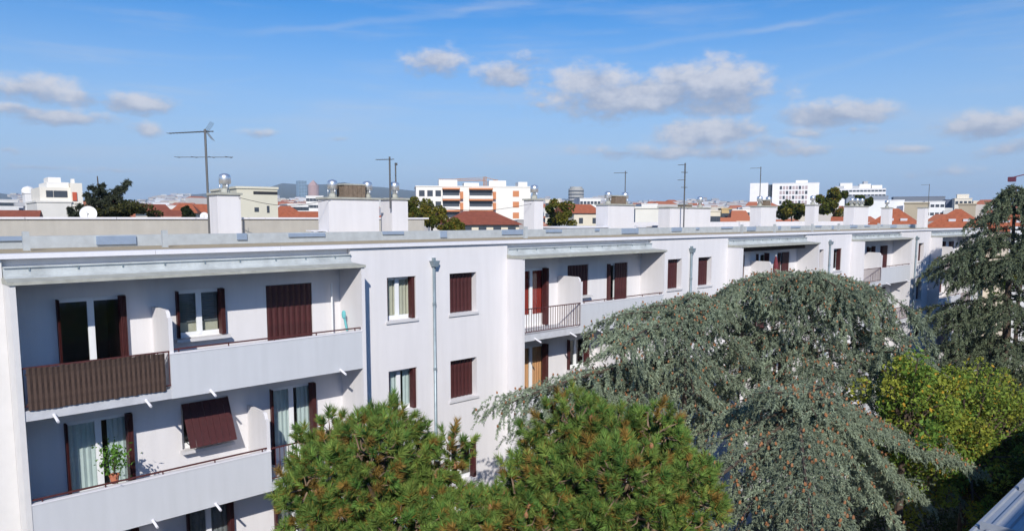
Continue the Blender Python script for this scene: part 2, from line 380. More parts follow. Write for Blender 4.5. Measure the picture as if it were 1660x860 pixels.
def glazed(x0, x1, zb, zt, yf, kind, door, state, sillw=0.09, proud=True, rev=.12):
    """one window or french door in the opening x0..x1, zb..zt; yf = plane of the wall face, rev = depth of reveal"""
    fy = yf + rev
    b = MB(); ft = .05
    mid = (x0 + x1) / 2
    b.box(x0, x1, fy, fy + .06, zt - ft, zt); b.box(x0, x1, fy, fy + .06, zb, zb + ft)
    b.box(x0, x0 + ft, fy, fy + .06, zb + ft, zt - ft); b.box(x1 - ft, x1, fy, fy + .06, zb + ft, zt - ft)
    b.box(mid - .038, mid + .038, fy - .012, fy + .055, zb + ft, zt - ft)
    lowz = zb + ft
    if door: b.box(x0 + ft, x1 - ft, fy + .006, fy + .05, zb + ft, zb + .42); lowz = zb + .42
    else: b.box(x0 + ft, x1 - ft, fy - .006, fy + .05, zb + ft, zb + .12); lowz = zb + .12
    for s_ in (0, 1):
        a, c = (x0 + ft, mid - .038) if s_ == 0 else (mid + .038, x1 - ft)
        b.box(a, a + .028, fy - .01, fy + .05, lowz, zt - ft); b.box(c - .028, c, fy - .01, fy + .05, lowz, zt - ft)
        b.box(a + .028, c - .028, fy - .01, fy + .05, zt - ft - .05, zt - ft)
    name = 'french_door' if door else 'window'
    w = b.build(name, PVC, apt)
    for s_ in (0, 1):
        a, c = (x0 + ft + .028, mid - .066) if s_ == 0 else (mid + .066, x1 - ft - .028)
        MB().box(a, c, fy + .018, fy + .026, lowz, zt - ft - .05).build('pane', GLASS, w)
    cz0, cz1 = zb + .04, zt - .04
    cm = {'curtain': CURT, 'beige': CURTB, 'orange': CURTO, 'red': CURTR, 'grey': GREYC}
    if state in cm:
        curtain(w, x0 + .06, mid - (.02 if state != 'curtain' else .0), cz0, cz1, fy + .085, cm[state])
        if state == 'curtain': curtain(w, mid + .2, x1 - .06, cz0, cz1, fy + .085, CURT)
        else: curtain(w, mid + .02, x1 - .06, cz0, cz1, fy + .085, cm[state])
    if state == 'blind':
        for s_ in (0, 1):
            a, c = (x0 + .1, mid - .06) if s_ == 0 else (mid + .06, x1 - .1)
            bl = MB()
            for k in range(int((cz1 - cz0 - .28) / .06)): bl.box(a, c, fy + .10, fy + .112, cz1 - .06 * (k + 1), cz1 - .06 * (k + 1) + .05)
            bl.build('blind', GREYC, w)
        MB().box(x0 + .08, x1 - .08, fy + .15, fy + .17, cz0, cz0 + .34).build('curtain', CURTB, w)
    if not door:
        MB().box(x0 - .06, x1 + .06, yf - sillw, fy - .002, zb - .075, zb - .002).build('sill', SILL, w)
    sh0, sh1 = yf - .11 if proud else yf + .05, fy - .01
    if state == 'closed': slats(w, x0 + .005, x1 - .005, zb + .02, zt - .015, fy - .03 if not proud else yf + .03)
    elif state == 'half':
        slats(w, x0 + (x1 - x0) * .42, x1 - .005, zb + .02, zt - .015, fy - .03 if not proud else yf + .03)
        folded(w, x0 + .005, x0 + .11, zb + .02, zt - .02, sh0, sh1)
    elif state == 'awning':
        n0 = len(apt.children)
        hgt = zt - zb - .06; slats(w, x0 + .01, x1 - .01, zt - .03, zt - .03 + hgt, yf - .02, tilt=math.pi - R(26))
        fr_ = MB()
        for xx in (x0 + .03, x1 - .05):
            fr_.tube([(xx, yf - .02, zb + .25), (xx, yf - .02 - hgt * math.sin(R(26)) * .96, zt - hgt * math.cos(R(26)) * .96)], .01, 6)
        fr_.build('stay', DARKM, w)
    else:
        folded(w, x0 + .004, x0 + .055, zb + .02, zt - .02, sh0, sh1)
        folded(w, x1 - (.13 if door else .11), x1 - .006, zb + .02, zt - .02, sh0, sh1)
    return w

STATE = {}   # (module, floor, column) -> state ; columns 0,1,2 in the bay, 3,4 on the flat wall
STATE.update({(0, 0, 0): 'dark', (0, 0, 1): 'blind', (0, 0, 2): 'closed', (0, 0, 3): 'beige', (0, 0, 4): 'closed',
              (0, 1, 0): 'curtain', (0, 1, 1): 'awning', (0, 1, 2): 'curtain', (0, 1, 3): 'curtain', (0, 1, 4): 'closed',
              (0, 2, 0): 'dark', (0, 2, 1): 'grey', (0, 2, 2): 'grey', (0, 2, 3): 'dark', (0, 2, 4): 'dark',
              (1, 0, 0): 'red', (1, 0, 1): 'closed', (1, 0, 2): 'half', (1, 0, 3): 'closed', (1, 0, 4): 'closed',
              (1, 1, 0): 'orange', (1, 1, 1): 'dark', (1, 1, 2): 'closed', (1, 2, 0): 'dark',
              (2, 0, 0): 'closed', (2, 0, 1): 'dark', (2, 0, 2): 'half', (2, 0, 3): 'closed', (2, 0, 4): 'dark',
              (3, 0, 0): 'dark', (3, 0, 1): 'dark', (3, 0, 2): 'half', (3, 0, 3): 'dark', (3, 0, 4): 'closed', (3, 1, 4): 'closed',
              (4, 0, 0): 'closed', (4, 1, 0): 'half'})
LAYF = 4                                            # storeys whose openings are built
ztop = [-1.29 - ST * k for k in range(6)]           # underside of canopy / balcony above storey k
def flo(k): return -3.82 - ST * k                   # floor level of storey k
RCOL = [(.97, 2.35), (3.44, 4.60), (5.70, 7.00)]
FCOL = [(9.13, 10.14), (11.42, 12.50)]
zbot = 0.0
# flat wall pieces -----------------------------------------------------------------
for i in range(-1, NM):
    xa = X0 + i * ML + BW + .002; xb = X0 + (i + 1) * ML - .002
    if i == -1: xa = X0 - 5.9; wmt = CREAM
    else: wmt = STUCCO
    b = MB(); hs = []
    if i >= 0:
        for k in range(LAYF):
            for c_ in FCOL: hs.append((X0 + i * ML + c_[0], X0 + i * ML + c_[1], z(-2.95 - ST * k), z(-1.68 - ST * k)))
    holes_wall(b, xa, xb, zbot, z(-.80), F, .30, hs)
    b.quad((xa, F, z(-1.29)), (xa, F + .14, z(-1.29)), (xa, F + .14, z(-.80)), (xa, F, z(-.80)))
    b.build('wall', wmt, apt)
    if i >= 0:
        for k in range(LAYF):
            for c_i, c_ in enumerate(FCOL):
                stt = STATE.get((i, k, 3 + c_i), random.choice(['closed', 'closed', 'beige', 'dark', 'grey']))
                glazed(X0 + i * ML + c_[0], X0 + i * ML + c_[1], z(-2.95 - ST * k), z(-1.68 - ST * k), F, 'w', False, stt, .05, False, .26)
        # downpipe with hopper head
        xp = X0 + i * ML + 10.77
        dp = MB().tube([(xp, F - .07, .05), (xp, F - .07, z(-1.42))], .05, 10).build('downpipe', PIPE, apt, True)
        hb = MB(); hb.prism([(xp - .14, z(-1.25)), (xp - .06, z(-1.43)), (xp + .06, z(-1.43)), (xp + .14, z(-1.25))], 1, F - .20, F - .012)
        hb.box(xp - .035, xp + .035, F - .12, F - .004, z(-1.247), z(-1.16)); hb.build('hopper', PIPE, dp)
        for k in range(6):
            MB().tube([(xp, F - .07, z(-2.6 - 2 * k)), (xp, F - .07, z(-2.53 - 2 * k))], .062, 10).build('collar', PIPE, dp)

# bays -----------------------------------------------------------------------------
def railing(bal, xa, xb, zf, zt):
    r = MB()
    for y_ in (P + .045,):
        r.box(xa, xb, y_ - .02, y_ + .02, zt - .03, zt); r.box(xa, xb, y_ - .012, y_ + .012, zf + .08, zf + .105)
        n = int((xb - xa) / .115)
        for q in range(n + 1):
            xx = xa + .02 + (xb - xa - .04) * q / n; r.box(xx - .007, xx + .007, y_ - .007, y_ + .007, zf + .105, zt - .03)
    r.build('railing', RAILR, bal)
for i in range(NM):
    x0 = X0 + i * ML
    hs = []
    for k in range(LAYF):
        for c_i, c_ in enumerate(RCOL):
            if c_i == 1: hs.append((x0 + c_[0], x0 + c_[1], z(-2.87 - ST * k), z(-1.70 - ST * k)))
            else: hs.append((x0 + c_[0], x0 + c_[1], z(flo(k) + .03), z(-1.72 - ST * k)))
    b = MB(); holes_wall(b, x0 + .1, x0 + BW - .1, zbot, z(-1.20), B, .2, hs); b.build('back_wall', STUCCO, apt)
    for k in range(LAYF):
        for c_i, c_ in enumerate(RCOL):
            stt = STATE.get((i, k, c_i), random.choice(['dark', 'closed', 'curtain', 'half', 'grey']))
            if c_i == 1: glazed(x0 + c_[0], x0 + c_[1], z(-2.87 - ST * k), z(-1.70 - ST * k), B, 'w', False, stt, .2)
            else: glazed(x0 + c_[0], x0 + c_[1], z(flo(k) + .03), z(-1.72 - ST * k), B, 'd', True, stt)
    # cheek walls
    MB().box(x0, x0 + .1, P - .012, B + .05, zbot, z(-1.292)).build('side_wall', CREAM if i == 0 else STUCCO, apt)
    MB().box(x0 + BW - .1, x0 + BW, P - .012, B + .05, zbot, z(-1.292)).build('side_wall', STUCCO, apt)
    # canopy over the top balcony, with zinc apron and recessed band above
    b = MB(); b.prism([(P - .05, z(-1.29)), (B + .1, z(-1.29)), (B + .1, z(-1.16)), (F - .06, z(-1.185)), (P - .05, z(-1.225))], 0, x0 - .02, x0 + BW + .02)
    cp = b.build('canopy', CONC, apt)
    b = MB(); b.box(x0 + .01, x0 + BW - .01, F - .03, F + .12, z(-1.178), z(-.985))
    b.box(x0 + .01, x0 + BW - .01, F - .075, F + .12, z(-.985), z(-.955))
    b.prism([(F - .20, z(-1.197)), (F - .031, z(-1.19)), (F - .031, z(-1.13))], 0, x0 + .01, x0 + BW - .01)
    gu = b.build('zinc_apron', ZINC, apt)
    for q in range(9):
        xx = x0 + .45 + q * .88 + random.uniform(-.05, .05)
        b = MB(); b.box(xx - .012, xx + .012, F - .06, F - .032, z(-1.05), z(-.99)); b.build('bracket', PIPE, gu)
    MB().box(x0 + .01, x0 + BW - .01, F + .13, F + .16, z(-1.2), z(-.80)).build('wall', STUCCO, apt)
    # balconies
    for k in range(NF - 1):
        zf = flo(k); alt = k % 2
        b = MB(); b.box(x0 + .1, x0 + BW - .1, P + .012, B + .01, z(zf - .21), z(zf))
        bal = b.build('balcony', SLABC, apt)
        fx = 2.9 if alt == 0 else 5.08
        pa, pb = (fx, BW - .1) if alt == 0 else (.1, fx + .08)
        MB().box(x0 + pa, x0 + pb, P, P + .1, z(zf - .215), z(zf + .80)).build('parapet', PARA, bal)
        MB().box(x0 + pa - .004, x0 + pb + .004, P - .012, P + .112, z(zf + .80), z(zf + .83)).build('capping', COPE, bal)
        b = MB(); b.box(x0 + pa + .03, x0 + pb - .03, P + .03, P + .07, z(zf + .885), z(zf + .915))
        for q in range(5):
            xx = x0 + pa + .2 + (pb - pa - .4) * q / 4; b.box(xx - .012, xx + .012, P + .04, P + .06, z(zf + .83), z(zf + .885))
        b.build('handrail', RAILR, bal)
        # divider with a rounded outer top corner
        pts = [(B - .002, z(zf + .002)), (P + .101, z(zf + .002))] + [(P + .101 + .15 * (1 - math.cos(a)) , z(zf + 1.63) + .15 * math.sin(a)) for a in np.linspace(0, math.pi / 2, 7)] + [(B - .002, z(zf + 1.78))]
        MB().prism(pts, 0, x0 + fx, x0 + fx + .08).build('divider', STUCCO, bal)
        MB().box(x0 + fx - .004, x0 + fx + .084, P + .02, P + .1005, z(zf + .83), z(zf + 1.62)).build('divider_edge', STUCCO, bal)
        ra, rb = (.1, fx) if alt == 0 else (fx + .08, BW - .1)
        railing(bal, x0 + ra, x0 + rb, z(zf), z(zf + .88))
        for q in (.6, 2.35, 3.75, 7.15):
            MB().tube([(x0 + q, P + .04, z(zf - .14)), (x0 + q + .02, P - .26, z(zf - .25))], .03, 6).build('spout', COPE, bal)
# interior floors and partition so that rooms are rooms
b = MB()
for k in range(NF): b.box(X0 - 5.8, XE - .2, F + .36, BK - .3, z(flo(k) - .2), z(flo(k) - .02))
b.build('interior_floor', INT, apt)
MB().box(X0 - 5.8, XE - .2, B + 4.0, B + 4.1, 0, z(-1.0)).build('interior_wall', INT, apt)
b = MB()
for i in range(NM):
    for q in (0.0, 2.92, 5.1, 7.9, 10.6): b.box(X0 + i * ML + q, X0 + i * ML + q + .06, B + .25, B + 3.98, 0, z(-1.0))
b.build('partition', INT, apt)
# end and back walls, roof deck, copings
MB().box(X0 - 5.9, XE, BK, BK + .2, 0, z(-.80)).build('wall', CREAM, apt)
MB().box(XE - .002, XE + .2, F, BK + .2, 0, z(-.80)).build('wall', STUCCO, apt)
MB().box(X0 - 6.1, X0 - 5.902, F, BK + .2, 0, z(-.80)).build('wall', CREAM, apt)
MB().box(X0 - 5.9, XE, F + .17, BK, z(-1.0), z(-.765)).build('roof', GRAVEL, apt)
seg = 0; xx = X0 - 6.1
while xx < XE + .2:
    x2 = min(xx + 3.0, XE + .3); MB().box(xx, x2 - .008, F - .09, F + .24, z(-.80), z(-.70)).build('coping', COPE, apt); xx = x2
xx = X0 - 6.1
while xx < XE + .2:
    x2 = min(xx + 3.0, XE + .3); MB().box(xx, x2 - .008, BK - .12, BK + .25, z(-.798), z(-.64)).build('coping', ZINC, apt); xx = x2
# raised rear parapet with its pale cap (left part of the roof)
RP = MB().box(X0 - 6, 20.6, 28.3, 28.87, z(-.76), z(.0)).build('rear_parapet', mat('bare render', (0.45, 0.43, 0.39), .95, var=.12, vscale=1.5, bump=.3, streak=.1), apt)
for q in range(9): MB().box(X0 - 6 + q * 2.72, X0 - 6 + q * 2.72 + 2.7, 28.24, 28.93, z(.0), z(.07)).build('cap', COPE, RP)
MB().box(34, XE - .5, 28.3, 28.87, z(-.76), z(-.2)).build('rear_parapet', COPE, apt)
# low zinc upstand in the middle of the roof: plates, posts and reflective bays
ZB = mat('bluish sheet metal', (0.34, 0.42, 0.54), 0.35, metal=0.35, var=0.1)
ZG = mat('galvanised plate', (0.52, 0.55, 0.56), 0.5, metal=0.3, var=0.15, vscale=3)
up_ = MB().box(X0 - 6, XE - .5, 22.3, 22.5, z(-.76), z(-.44)).build('roof_upstand', ZG, apt)
xx = X0 - 5
k = 0
while xx < XE - 2:
    L = [.9, .3, 1.2, 1.0, .3, 1.3][k % 6]
    MB().box(xx, xx + L, 22.24, 22.298, z([-.64, -.58, -.55, -.70][k % 4]), z(-.435 - .03 * (k % 2))).build('panel', ZB, up_)
    xx += L + [1.4, 2.3, 1.7, 2.9][k % 4]; k += 1
for xx in (3.35, 6.55, 20.3, 37.2, 41, 46, 50, 57):
    MB().prism([(xx - .07, 20.95), (xx + .07, 20.95), (xx + .07, 21.07), (xx - .07, 21.07)], 2, z(-.764), z(-.30)).build('vent_post', ZG, apt)
# hatches and flat boxes
for (xa, xb, ya, yb, zt) in ((25.2, 28.3, 23.3, 25.2, -.42), (34.2, 36.2, 26, 27, -.45), (31.6, 33.0, 25.3, 26.3, -.5)):
    b = MB(); b.box(xa, xb, ya, yb, z(-.762), z(zt)); b.box(xa - .08, xb + .08, ya - .08, yb + .08, z(zt), z(zt + .07)); b.build('roof_hatch', COPE, apt)

# chimneys ---------------------------------------------------------------------------
def cowl(ch, x, y, zb, s=1.0):
    """stainless ball cowl on three legs over a short clay pot"""
    b = MB(); b.lathe((x, y, zb), [(.15 * s, 0), (.15 * s, .05), (.12 * s, .13), (.12 * s, .15)], 12); pot = b.build('flue_pot', CONC, ch)
    b = MB(); b.lathe((x, y, zb + .15), [(.085 * s, 0), (.085 * s, .30 * s)], 12)
    b.lathe((x, y, zb + .30 * s), [(.16 * s, .0), (.19 * s, .02), (.19 * s, .24), (.165 * s, .30), (.09 * s, .34), (.01, .355)], 16)
    for a in range(3):
        an = a * 2.1 + .5; b.tube([(x + .17 * s * math.cos(an), y + .17 * s * math.sin(an), zb + .02), (x + .17 * s * math.cos(an), y + .17 * s * math.sin(an), zb + .34 * s)], .013, 5)
    b.build('cowl', STEEL, ch, True)
def chimney(xa, xb, ztp, Y, dep, cowls=(), vent=None, cap=True, zb=-.765):
    b = MB(); b.box(xa, xb, Y, Y + dep, z(zb), z(ztp)); ch = b.build('chimney', STUCCO, apt)
    if cap: MB().box(xa - .06, xb + .06, Y - .06, Y + dep + .06, z(ztp), z(ztp + .07)).build('cap', CONC, ch)
    MB().box(xa - .025, xb + .025, Y - .025, Y + dep + .025, z(zb - .0), z(zb + .09)).build('flashing', ZINC, ch)
    for c_ in cowls: cowl(ch, c_, Y + dep / 2, z(ztp + .07))
    if vent:
        va, vb, vh = vent; n = max(2, int((vb - va) / .17))
        for q in range(n):
            xx = va + (vb - va) * q / n
            MB().box(xx + .008, xx + (vb - va) / n - .008, Y + .1, Y + dep - .1, z(ztp + .07), z(ztp + .07 + vh)).build('vent_block', BRICKV, ch)
        MB().box(va - .03, vb + .03, Y + .08, Y + dep - .08, z(ztp + .07 + vh), z(ztp + .12 + vh)).build('vent_cap', CONC, ch)
    return ch
chimney(9.2, 9.98, .80, 24.1, .7, cowls=(9.62,))
chimney(13.25, 15.40, .74, 24.1, .8, cowls=(13.65, 15.15), vent=(13.98, 14.88, .46))
chimney(12.95, 13.23, -.45, 24.2, .6, cap=False); 
chimney(16.0, 16.75, .76, 24.1, .8, cowls=(16.4,))
chimney(23.85, 24.45, .88, 24.1, .7, cowls=(24.2,))
chimney(29.2, 31.4, .72, 24.1, .8, cowls=(29.7, 31.1), vent=(29.95, 30.85, .40))
chimney(34.7, 36.4, .64, 24.1, .8, cowls=()); chimney(36.42, 38.95, .64, 24.12, .8, cowls=(38.4,), vent=(36.5, 37.1, .12))
chimney(45.1, 47.15, .82, 24.1, .8, cowls=(45.6, 46.8), vent=(45.9, 46.5, .35))
chimney(53.0, 53.7, 1.02, 24.1, .7, cowls=(53.4,))
chimney(60.1, 63.05, 1.0, 24.1, .8, cowls=(60.6, 61.6, 62.6))
chimney(67.7, 68.4, .95, 24.1, .7, cowls=(68.0,))
chimney(66.9, 67.7, .93, 21.0, .6)
for (xa, Y) in ((12.5, 24.0), (28.6, 24.0), (31.7, 24.0), (44.3, 24.0), (59.4, 24.0)):
    b = MB(); b.box(xa, xa + .55, Y, Y + .3, z(-.764), z(-.5)); b.box(xa - .05, xa + .6, Y - .06, Y + .36, z(-.44), z(-.40))
    for q in (0.02, .45): b.box(xa + q, xa + q + .06, Y + .02, Y + .08, z(-.5), z(-.44))
    b.build('roof_vent', COPE, apt)
# awning cassette under the third canopy
MB().box(X0 + 2 * ML + .5, X0 + 2 * ML + BW - .6, P + .5, P + .72, z(-1.52), z(-1.34)).build('awning_box', mat('brown canvas', (.06, .035, .025), .8), apt)

# ================================================================== things on the building
# brown slat screen on the nearest balcony
scr = thing('balcony_screen', 'brown slatted privacy screen tied to the top left balcony railing', 'screen', (X0 + .15, P, z(-3.82)))
n = 27; wS = (2.60) / n
sm = MB(); sm.prism([(0, 0), (wS * .5, -.016), (wS + .004, .004), (wS + .004, .016), (0, .012)], 2, 0, .86); me_s = bpy.data.meshes.new('slat'); me_s.from_pydata(sm.v, [], sm.f); me_s.materials.append(SLATB); me_s.update()
for q in range(n):
    o_ = local('slat', me_s, None, scr, (q * wS + .02, -.026 + (.006 if q % 2 else 0), .0 + random.uniform(-.012, .012)), (0, R(random.uniform(-.35, .35)), 0)); o_.scale = (1, 1, random.uniform(.985, 1.015))
for zz in (.12, .72):
    MB().box(X0 + .15, X0 + 2.78, P - .001, P + .012, z(-3.82 + zz), z(-3.82 + zz + .035)).build('batten', SLATB, scr)
# cyan broom hanging at the end of the top balcony
br = thing('hanging_duster', 'turquoise duster hanging on the white pole of the top balcony', 'duster', (10.02, 17.55, z(-3.0)))
MB().lathe((10.02, 17.55, z(-2.72)), [(.02, 0), (.05, .03), (.06, .12), (.05, .2), (.02, .23)], 8).build('head', mat('turquoise', (.16, .50, .52), .7, bump=.8, bscale=60), br)
MB().tube([(10.03, 17.53, z(-2.72)), (10.08, 17.5, z(-3.05))], .03, 6).build('handle', mat('turquoise', (.08, .55, .58)), br)
pol = MB().tube([(9.86, 17.9, z(-3.815)), (9.86, 17.9, z(-1.75))], .025, 8).build('balcony_pole', WHITEP); tag(pol, 'white pole standing in the right corner of the top balcony', 'pole')

def tint_mesh(name, verts, tris, cols, matl, parent=None, org=(0, 0, 0), quads=False):
    """big triangle soup from arrays; cols per vertex"""
    me = bpy.data.meshes.new(name); nv = len(verts); nf = len(tris); k = tris.shape[1]
    me.vertices.add(nv); me.vertices.foreach_set('co', (verts - np.array(org)).astype(np.float32).ravel())
    me.loops.add(nf * k); me.loops.foreach_set('vertex_index', tris.astype(np.int32).ravel())
    me.polygons.add(nf); me.polygons.foreach_set('loop_start', (np.arange(nf) * k).astype(np.int32))
    at = me.attributes.new('tint', 'FLOAT_COLOR', 'POINT'); c4 = np.ones((nv, 4), np.float32); c4[:, :3] = cols
    at.data.foreach_set('color', c4.ravel())
    me.materials.append(matl); me.update(calc_edges=True); me.validate(); me.shade_flat()
    ob = bpy.data.objects.new(name, me); COL.objects.link(ob)
    if parent: ob.parent = parent
    return ob
def unit(v): return v / (np.linalg.norm(v, axis=-1, keepdims=True) + 1e-9)
def rand_dirs(n):
    v = rng.normal(size=(n, 3)); return unit(v)
def blades(p, d, length, width, col):
    """thin triangles: base at p, direction d"""
    n = len(p); s = unit(np.cross(d, rand_dirs(n))) * (np.asarray(width).reshape(-1, 1) * .5)
    tip = p + d * np.asarray(length).reshape(-1, 1)
    v = np.stack([p - s, p + s, tip], 1).reshape(-1, 3)
    t = np.arange(n * 3).reshape(-1, 3); return v, t, np.repeat(col, 3, 0)
def leaves(p, size, col, up=0.4):
    """diamond leaves"""
    n = len(p); d = rand_dirs(n); nrm = unit(rand_dirs(n) + np.array([0, 0, up])); a = unit(np.cross(nrm, d)); c = np.cross(nrm, a)
    s = np.asarray(size).reshape(-1, 1)
    v = np.stack([p - a * s, p + c * s * .55, p + a * s, p - c * s * .55], 1).reshape(-1, 3)
    return v, np.arange(n * 4).reshape(-1, 4), np.repeat(col, 4, 0)
def pot_plant(name, label, base, h, w, n, col, flower=None, nf=0, pot=(.5, .18, .10), group=None):
    t = thing(name, label, 'plant', base)
    MB().lathe(base, [(.07, 0), (.10, .16), (.11, .17), (.11, .2), (.09, .2)], 12).build('pot', mat('terracotta' + name, pot, .8, var=.2), t)
    p = rng.normal(size=(n, 3)) * np.array([w * .45, w * .45, h * .28]) + np.array(base) + np.array([0, 0, .2 + h * .5])
    c = np.array(col) * rng.uniform(.6, 1.3, (n, 1))
    v, f, cc = leaves(p, rng.uniform(.03, .06, n), c); tint_mesh('leaves', v, f, cc, LEAF, t, base)
    if flower:
        p = rng.normal(size=(nf, 3)) * np.array([w * .5, w * .5, h * .25]) + np.array(base) + np.array([0, 0, .25 + h * .55])
        v, f, cc = leaves(p, rng.uniform(.03, .05, nf), np.array(flower) * rng.uniform(.7, 1.2, (nf, 1))); tint_mesh('flowers', v, f, cc, LEAF, t, base)
    s = MB()
    for q in range(4): s.tube([(base[0], base[1], base[2] + .18), (base[0] + random.uniform(-.1, .1), base[1] + random.uniform(-.1, .1), base[2] + .2 + h * .7)], .008, 5)
    s.build('stem', BARK, t); return t
pot_plant('potted_shrub', 'leafy green potted shrub on the parapet of the second balcony row', (4.05, P + .20, z(-5.74)), .68, .32, 320, (.10, .22, .03))
pot_plant('flowering_plant', 'pink flowering plant on the second block balcony beside the pine', (X0 + ML + 1.4, P + .3, z(-8.6)), .8, .45, 300, (.06, .12, .03), (.45, .10, .30), 160)
fb = thing('flower_box', 'terracotta flower box with pink geraniums on the balcony rail', 'flower box', (8.75, P - .06, z(-5.86)))
b = MB(); b.prism([(P - .19, z(-5.70)), (P - .17, z(-5.87)), (P - .01, z(-5.87)), (P + .005, z(-5.70))], 0, 8.42, 9.42); b.build('trough', mat('terracotta box', (.22, .06, .03), .8, var=.2), fb)
p = rng.uniform(0, 1, (260, 3)) * np.array([.98, .2, .12]) + np.array([8.43, P - .2, z(-5.70)])
v, f, cc = leaves(p, rng.uniform(.02, .04, 260), np.array([.06, .12, .03]) * rng.uniform(.6, 1.2, (260, 1))); tint_mesh('leaves', v, f, cc, LEAF, fb, ORG[fb.name])
hd = np.array([[8.43 + .98 * (q + .5) / 7 + random.uniform(-.04, .04), P - .12, z(-5.57)] for q in range(7)])
p = np.repeat(hd, 26, 0) + rng.normal(size=(182, 3)) * .032
v, f, cc = leaves(p, rng.uniform(.02, .035, 182), np.array([.62, .06, .22]) * rng.uniform(.7, 1.1, (182, 1))); tint_mesh('flowers', v, f, cc, LEAF, fb, ORG[fb.name])['kind'] = 'stuff'
# closed parasol on the third top balcony
ps = thing('closed_parasol', 'folded maroon parasol on the third top balcony', 'parasol', (X0 + 2 * ML + 4.1, P + .45, z(-3.82)))
MB().tube([(X0 + 2 * ML + 4.1, P + .45, z(-3.82)), (X0 + 2 * ML + 4.1, P + .45, z(-1.75))], .02, 6).build('pole', WHITEP, ps)
MB().lathe((X0 + 2 * ML + 4.1, P + .45, z(-2.95)), [(.20, 0), (.16, .3), (.12, .7), (.05, 1.05), (.01, 1.12)], 9).build('canopy', mat('maroon cloth', (.16, .03, .04), .9, var=.3), ps)

# antennas -----------------------------------------------------------------------------
def yagi(b, x, y, zz, L, n, w, dirx, diry, rad=.012):
    d = np.array([dirx, diry, 0.0]); d /= np.linalg.norm(d); s = np.array([-d[1], d[0], 0.0]); c = np.array([x, y, zz])
    b.tube([c - d * .15, c + d * L], rad, 6)
    for q in range(n):
        p = c + d * (L * q / (n - 1)); hw = w * (1 - .35 * q / n)
        b.tube([p - s * hw, p + s * hw], rad * .75, 5)
    return b
cdir = RT
def antenna(name, label, x, y, Y, ybase, parts, rad=.022):
    bp = atY(x, ybase, Y); tp = atY(x, y, Y)
    t = thing(name, label, 'antenna', tuple(bp))
    MB().tube([tuple(bp), (bp[0], bp[1], tp[2])], rad, 8).build('mast', ANT, t)
    parts(t, bp, tp); return t
def pa(t, bp, tp):
    b = MB(); L = -RT
    yagi(b, tp[0], tp[1], tp[2] - .06, 1.75, 14, .16, *(L * 1 + FW * .35)[:2], rad=.014); b.build('boom', ANT, t)
    b = MB(); c = tp + np.array([0, 0, -.06]) + L * .12
    for sg in (1, -1):
        for q in (-.12, 0, .12): b.tube([c + FW * q, c + L * .12 * -1 + FW * q + np.array([0, 0, sg * .30]) - L * 0.1], .008, 5)
    b.build('reflector', ANT, t)
    b = MB(); yagi(b, tp[0] + RT[0] * .6, tp[1] + RT[1] * .6, tp[2] - .92, 1.75, 4, .28, *(L)[:2], rad=.012); b.build('boom', ANT, t)
antenna('rooftop_antenna', 'tall aerial with two booms rising beside the leftmost chimney', 340, 210, 25.2, 384, pa, .04)
def pb(t, bp, tp):
    b = MB(); yagi(b, tp[0], tp[1], tp[2] - .1, .6, 7, .12, *(-RT + FW * .3)[:2], rad=.016); b.build('boom', ANT, t)
antenna('rooftop_antenna', 'short aerial fixed to the double chimney with metal cowls', 633, 254, 24.0, 338, pb, .035)
antenna('rooftop_antenna', 'thin second mast just right of the double chimney aerial', 642, 266, 24.6, 318, lambda t, bp, tp: MB().box(tp[0] - .04, tp[0] + .04, tp[1] - .04, tp[1] + .04, tp[2] - .05, tp[2] + .05).build('cap', ANT, t), .03)
def pc(t, bp, tp):
    for q in range(4):
        b = MB(); yagi(b, tp[0], tp[1], tp[2] - .1 - .42 * q, .3, 5, .13, *(RT * (1 if q % 2 else -1) + FW * .8)[:2], rad=.016); b.build('boom', ANT, t)
antenna('rooftop_antenna', 'dark stacked aerial mast standing before the wide white chimney', 1108, 264, 23.6, 376, pc, .04)
antenna('rooftop_antenna', 'thin aerial behind the brown vented chimney near the middle', 1013, 277, 25.5, 335, pb, .025)
antenna('rooftop_antenna', 'thin aerial in front of the white tower block', 1231, 270, 25.5, 340, pb, .03)
antenna('rooftop_antenna', 'thin distant aerial above the orange roofs', 1504, 298, 26, 345, pb, .03)
# satellite dishes
def dish(label, x, y, Y, r):
    c = atY(x, y, Y); t = thing('satellite_dish', label, 'satellite dish', (c[0], c[1] + .28, z(-.0)))
    n = np.array([-.35, -.9, .25]); n /= np.linalg.norm(n); u = np.cross(n, [0, 0, 1]); u /= np.linalg.norm(u); w = np.cross(u, n)
    b = MB(); rings = []
    for q in range(6):
        rr = r * q / 5; dz = -.35 * (1 - (q / 5) ** 2) * r; k = len(b.v)
        for s in range(20):
            a = 2 * math.pi * s / 20; b.v.append(tuple(c + n * dz + u * rr * math.cos(a) + w * rr * math.sin(a)))
        rings.append(k)
    for a, e in zip(rings[:-1], rings[1:]):
        for s in range(20): b.f.append((a + s, a + (s + 1) % 20, e + (s + 1) % 20, e + s)); b.m.append(0)
    b.build('reflector', WHITEP, t, True)
    MB().tube([tuple(c - n * r * .3), (c[0], c[1] + .28, c[2] - .05), (c[0], c[1] + .28, z(.07))], .025, 6).build('mount', ANT, t)
    MB().tube([tuple(c - w * r), tuple(c + n * r * .9)], .01, 5).build('arm', ANT, t)
for (xa, ya, xb, yb, sag) in ((9.9, 24.05, 13.3, 24.05, .25), (16.7, 24.1, 23.9, 24.3, .35)):
    n_ = 10; pts_ = [(xa + (xb - xa) * q / n_, ya + (yb - ya) * q / n_, z(.72 - sag * math.sin(math.pi * q / n_))) for q in range(n_ + 1)]
    MB().tube(pts_, .009, 5).build('aerial_cable', DARKM, apt)
dish('white satellite dish on the rear roof parapet before the dark cedar', 143, 346, 28.4, .27)
dish('smaller white dish on the rear parapet left of the leftmost chimney', 331, 350, 28.4, .15)

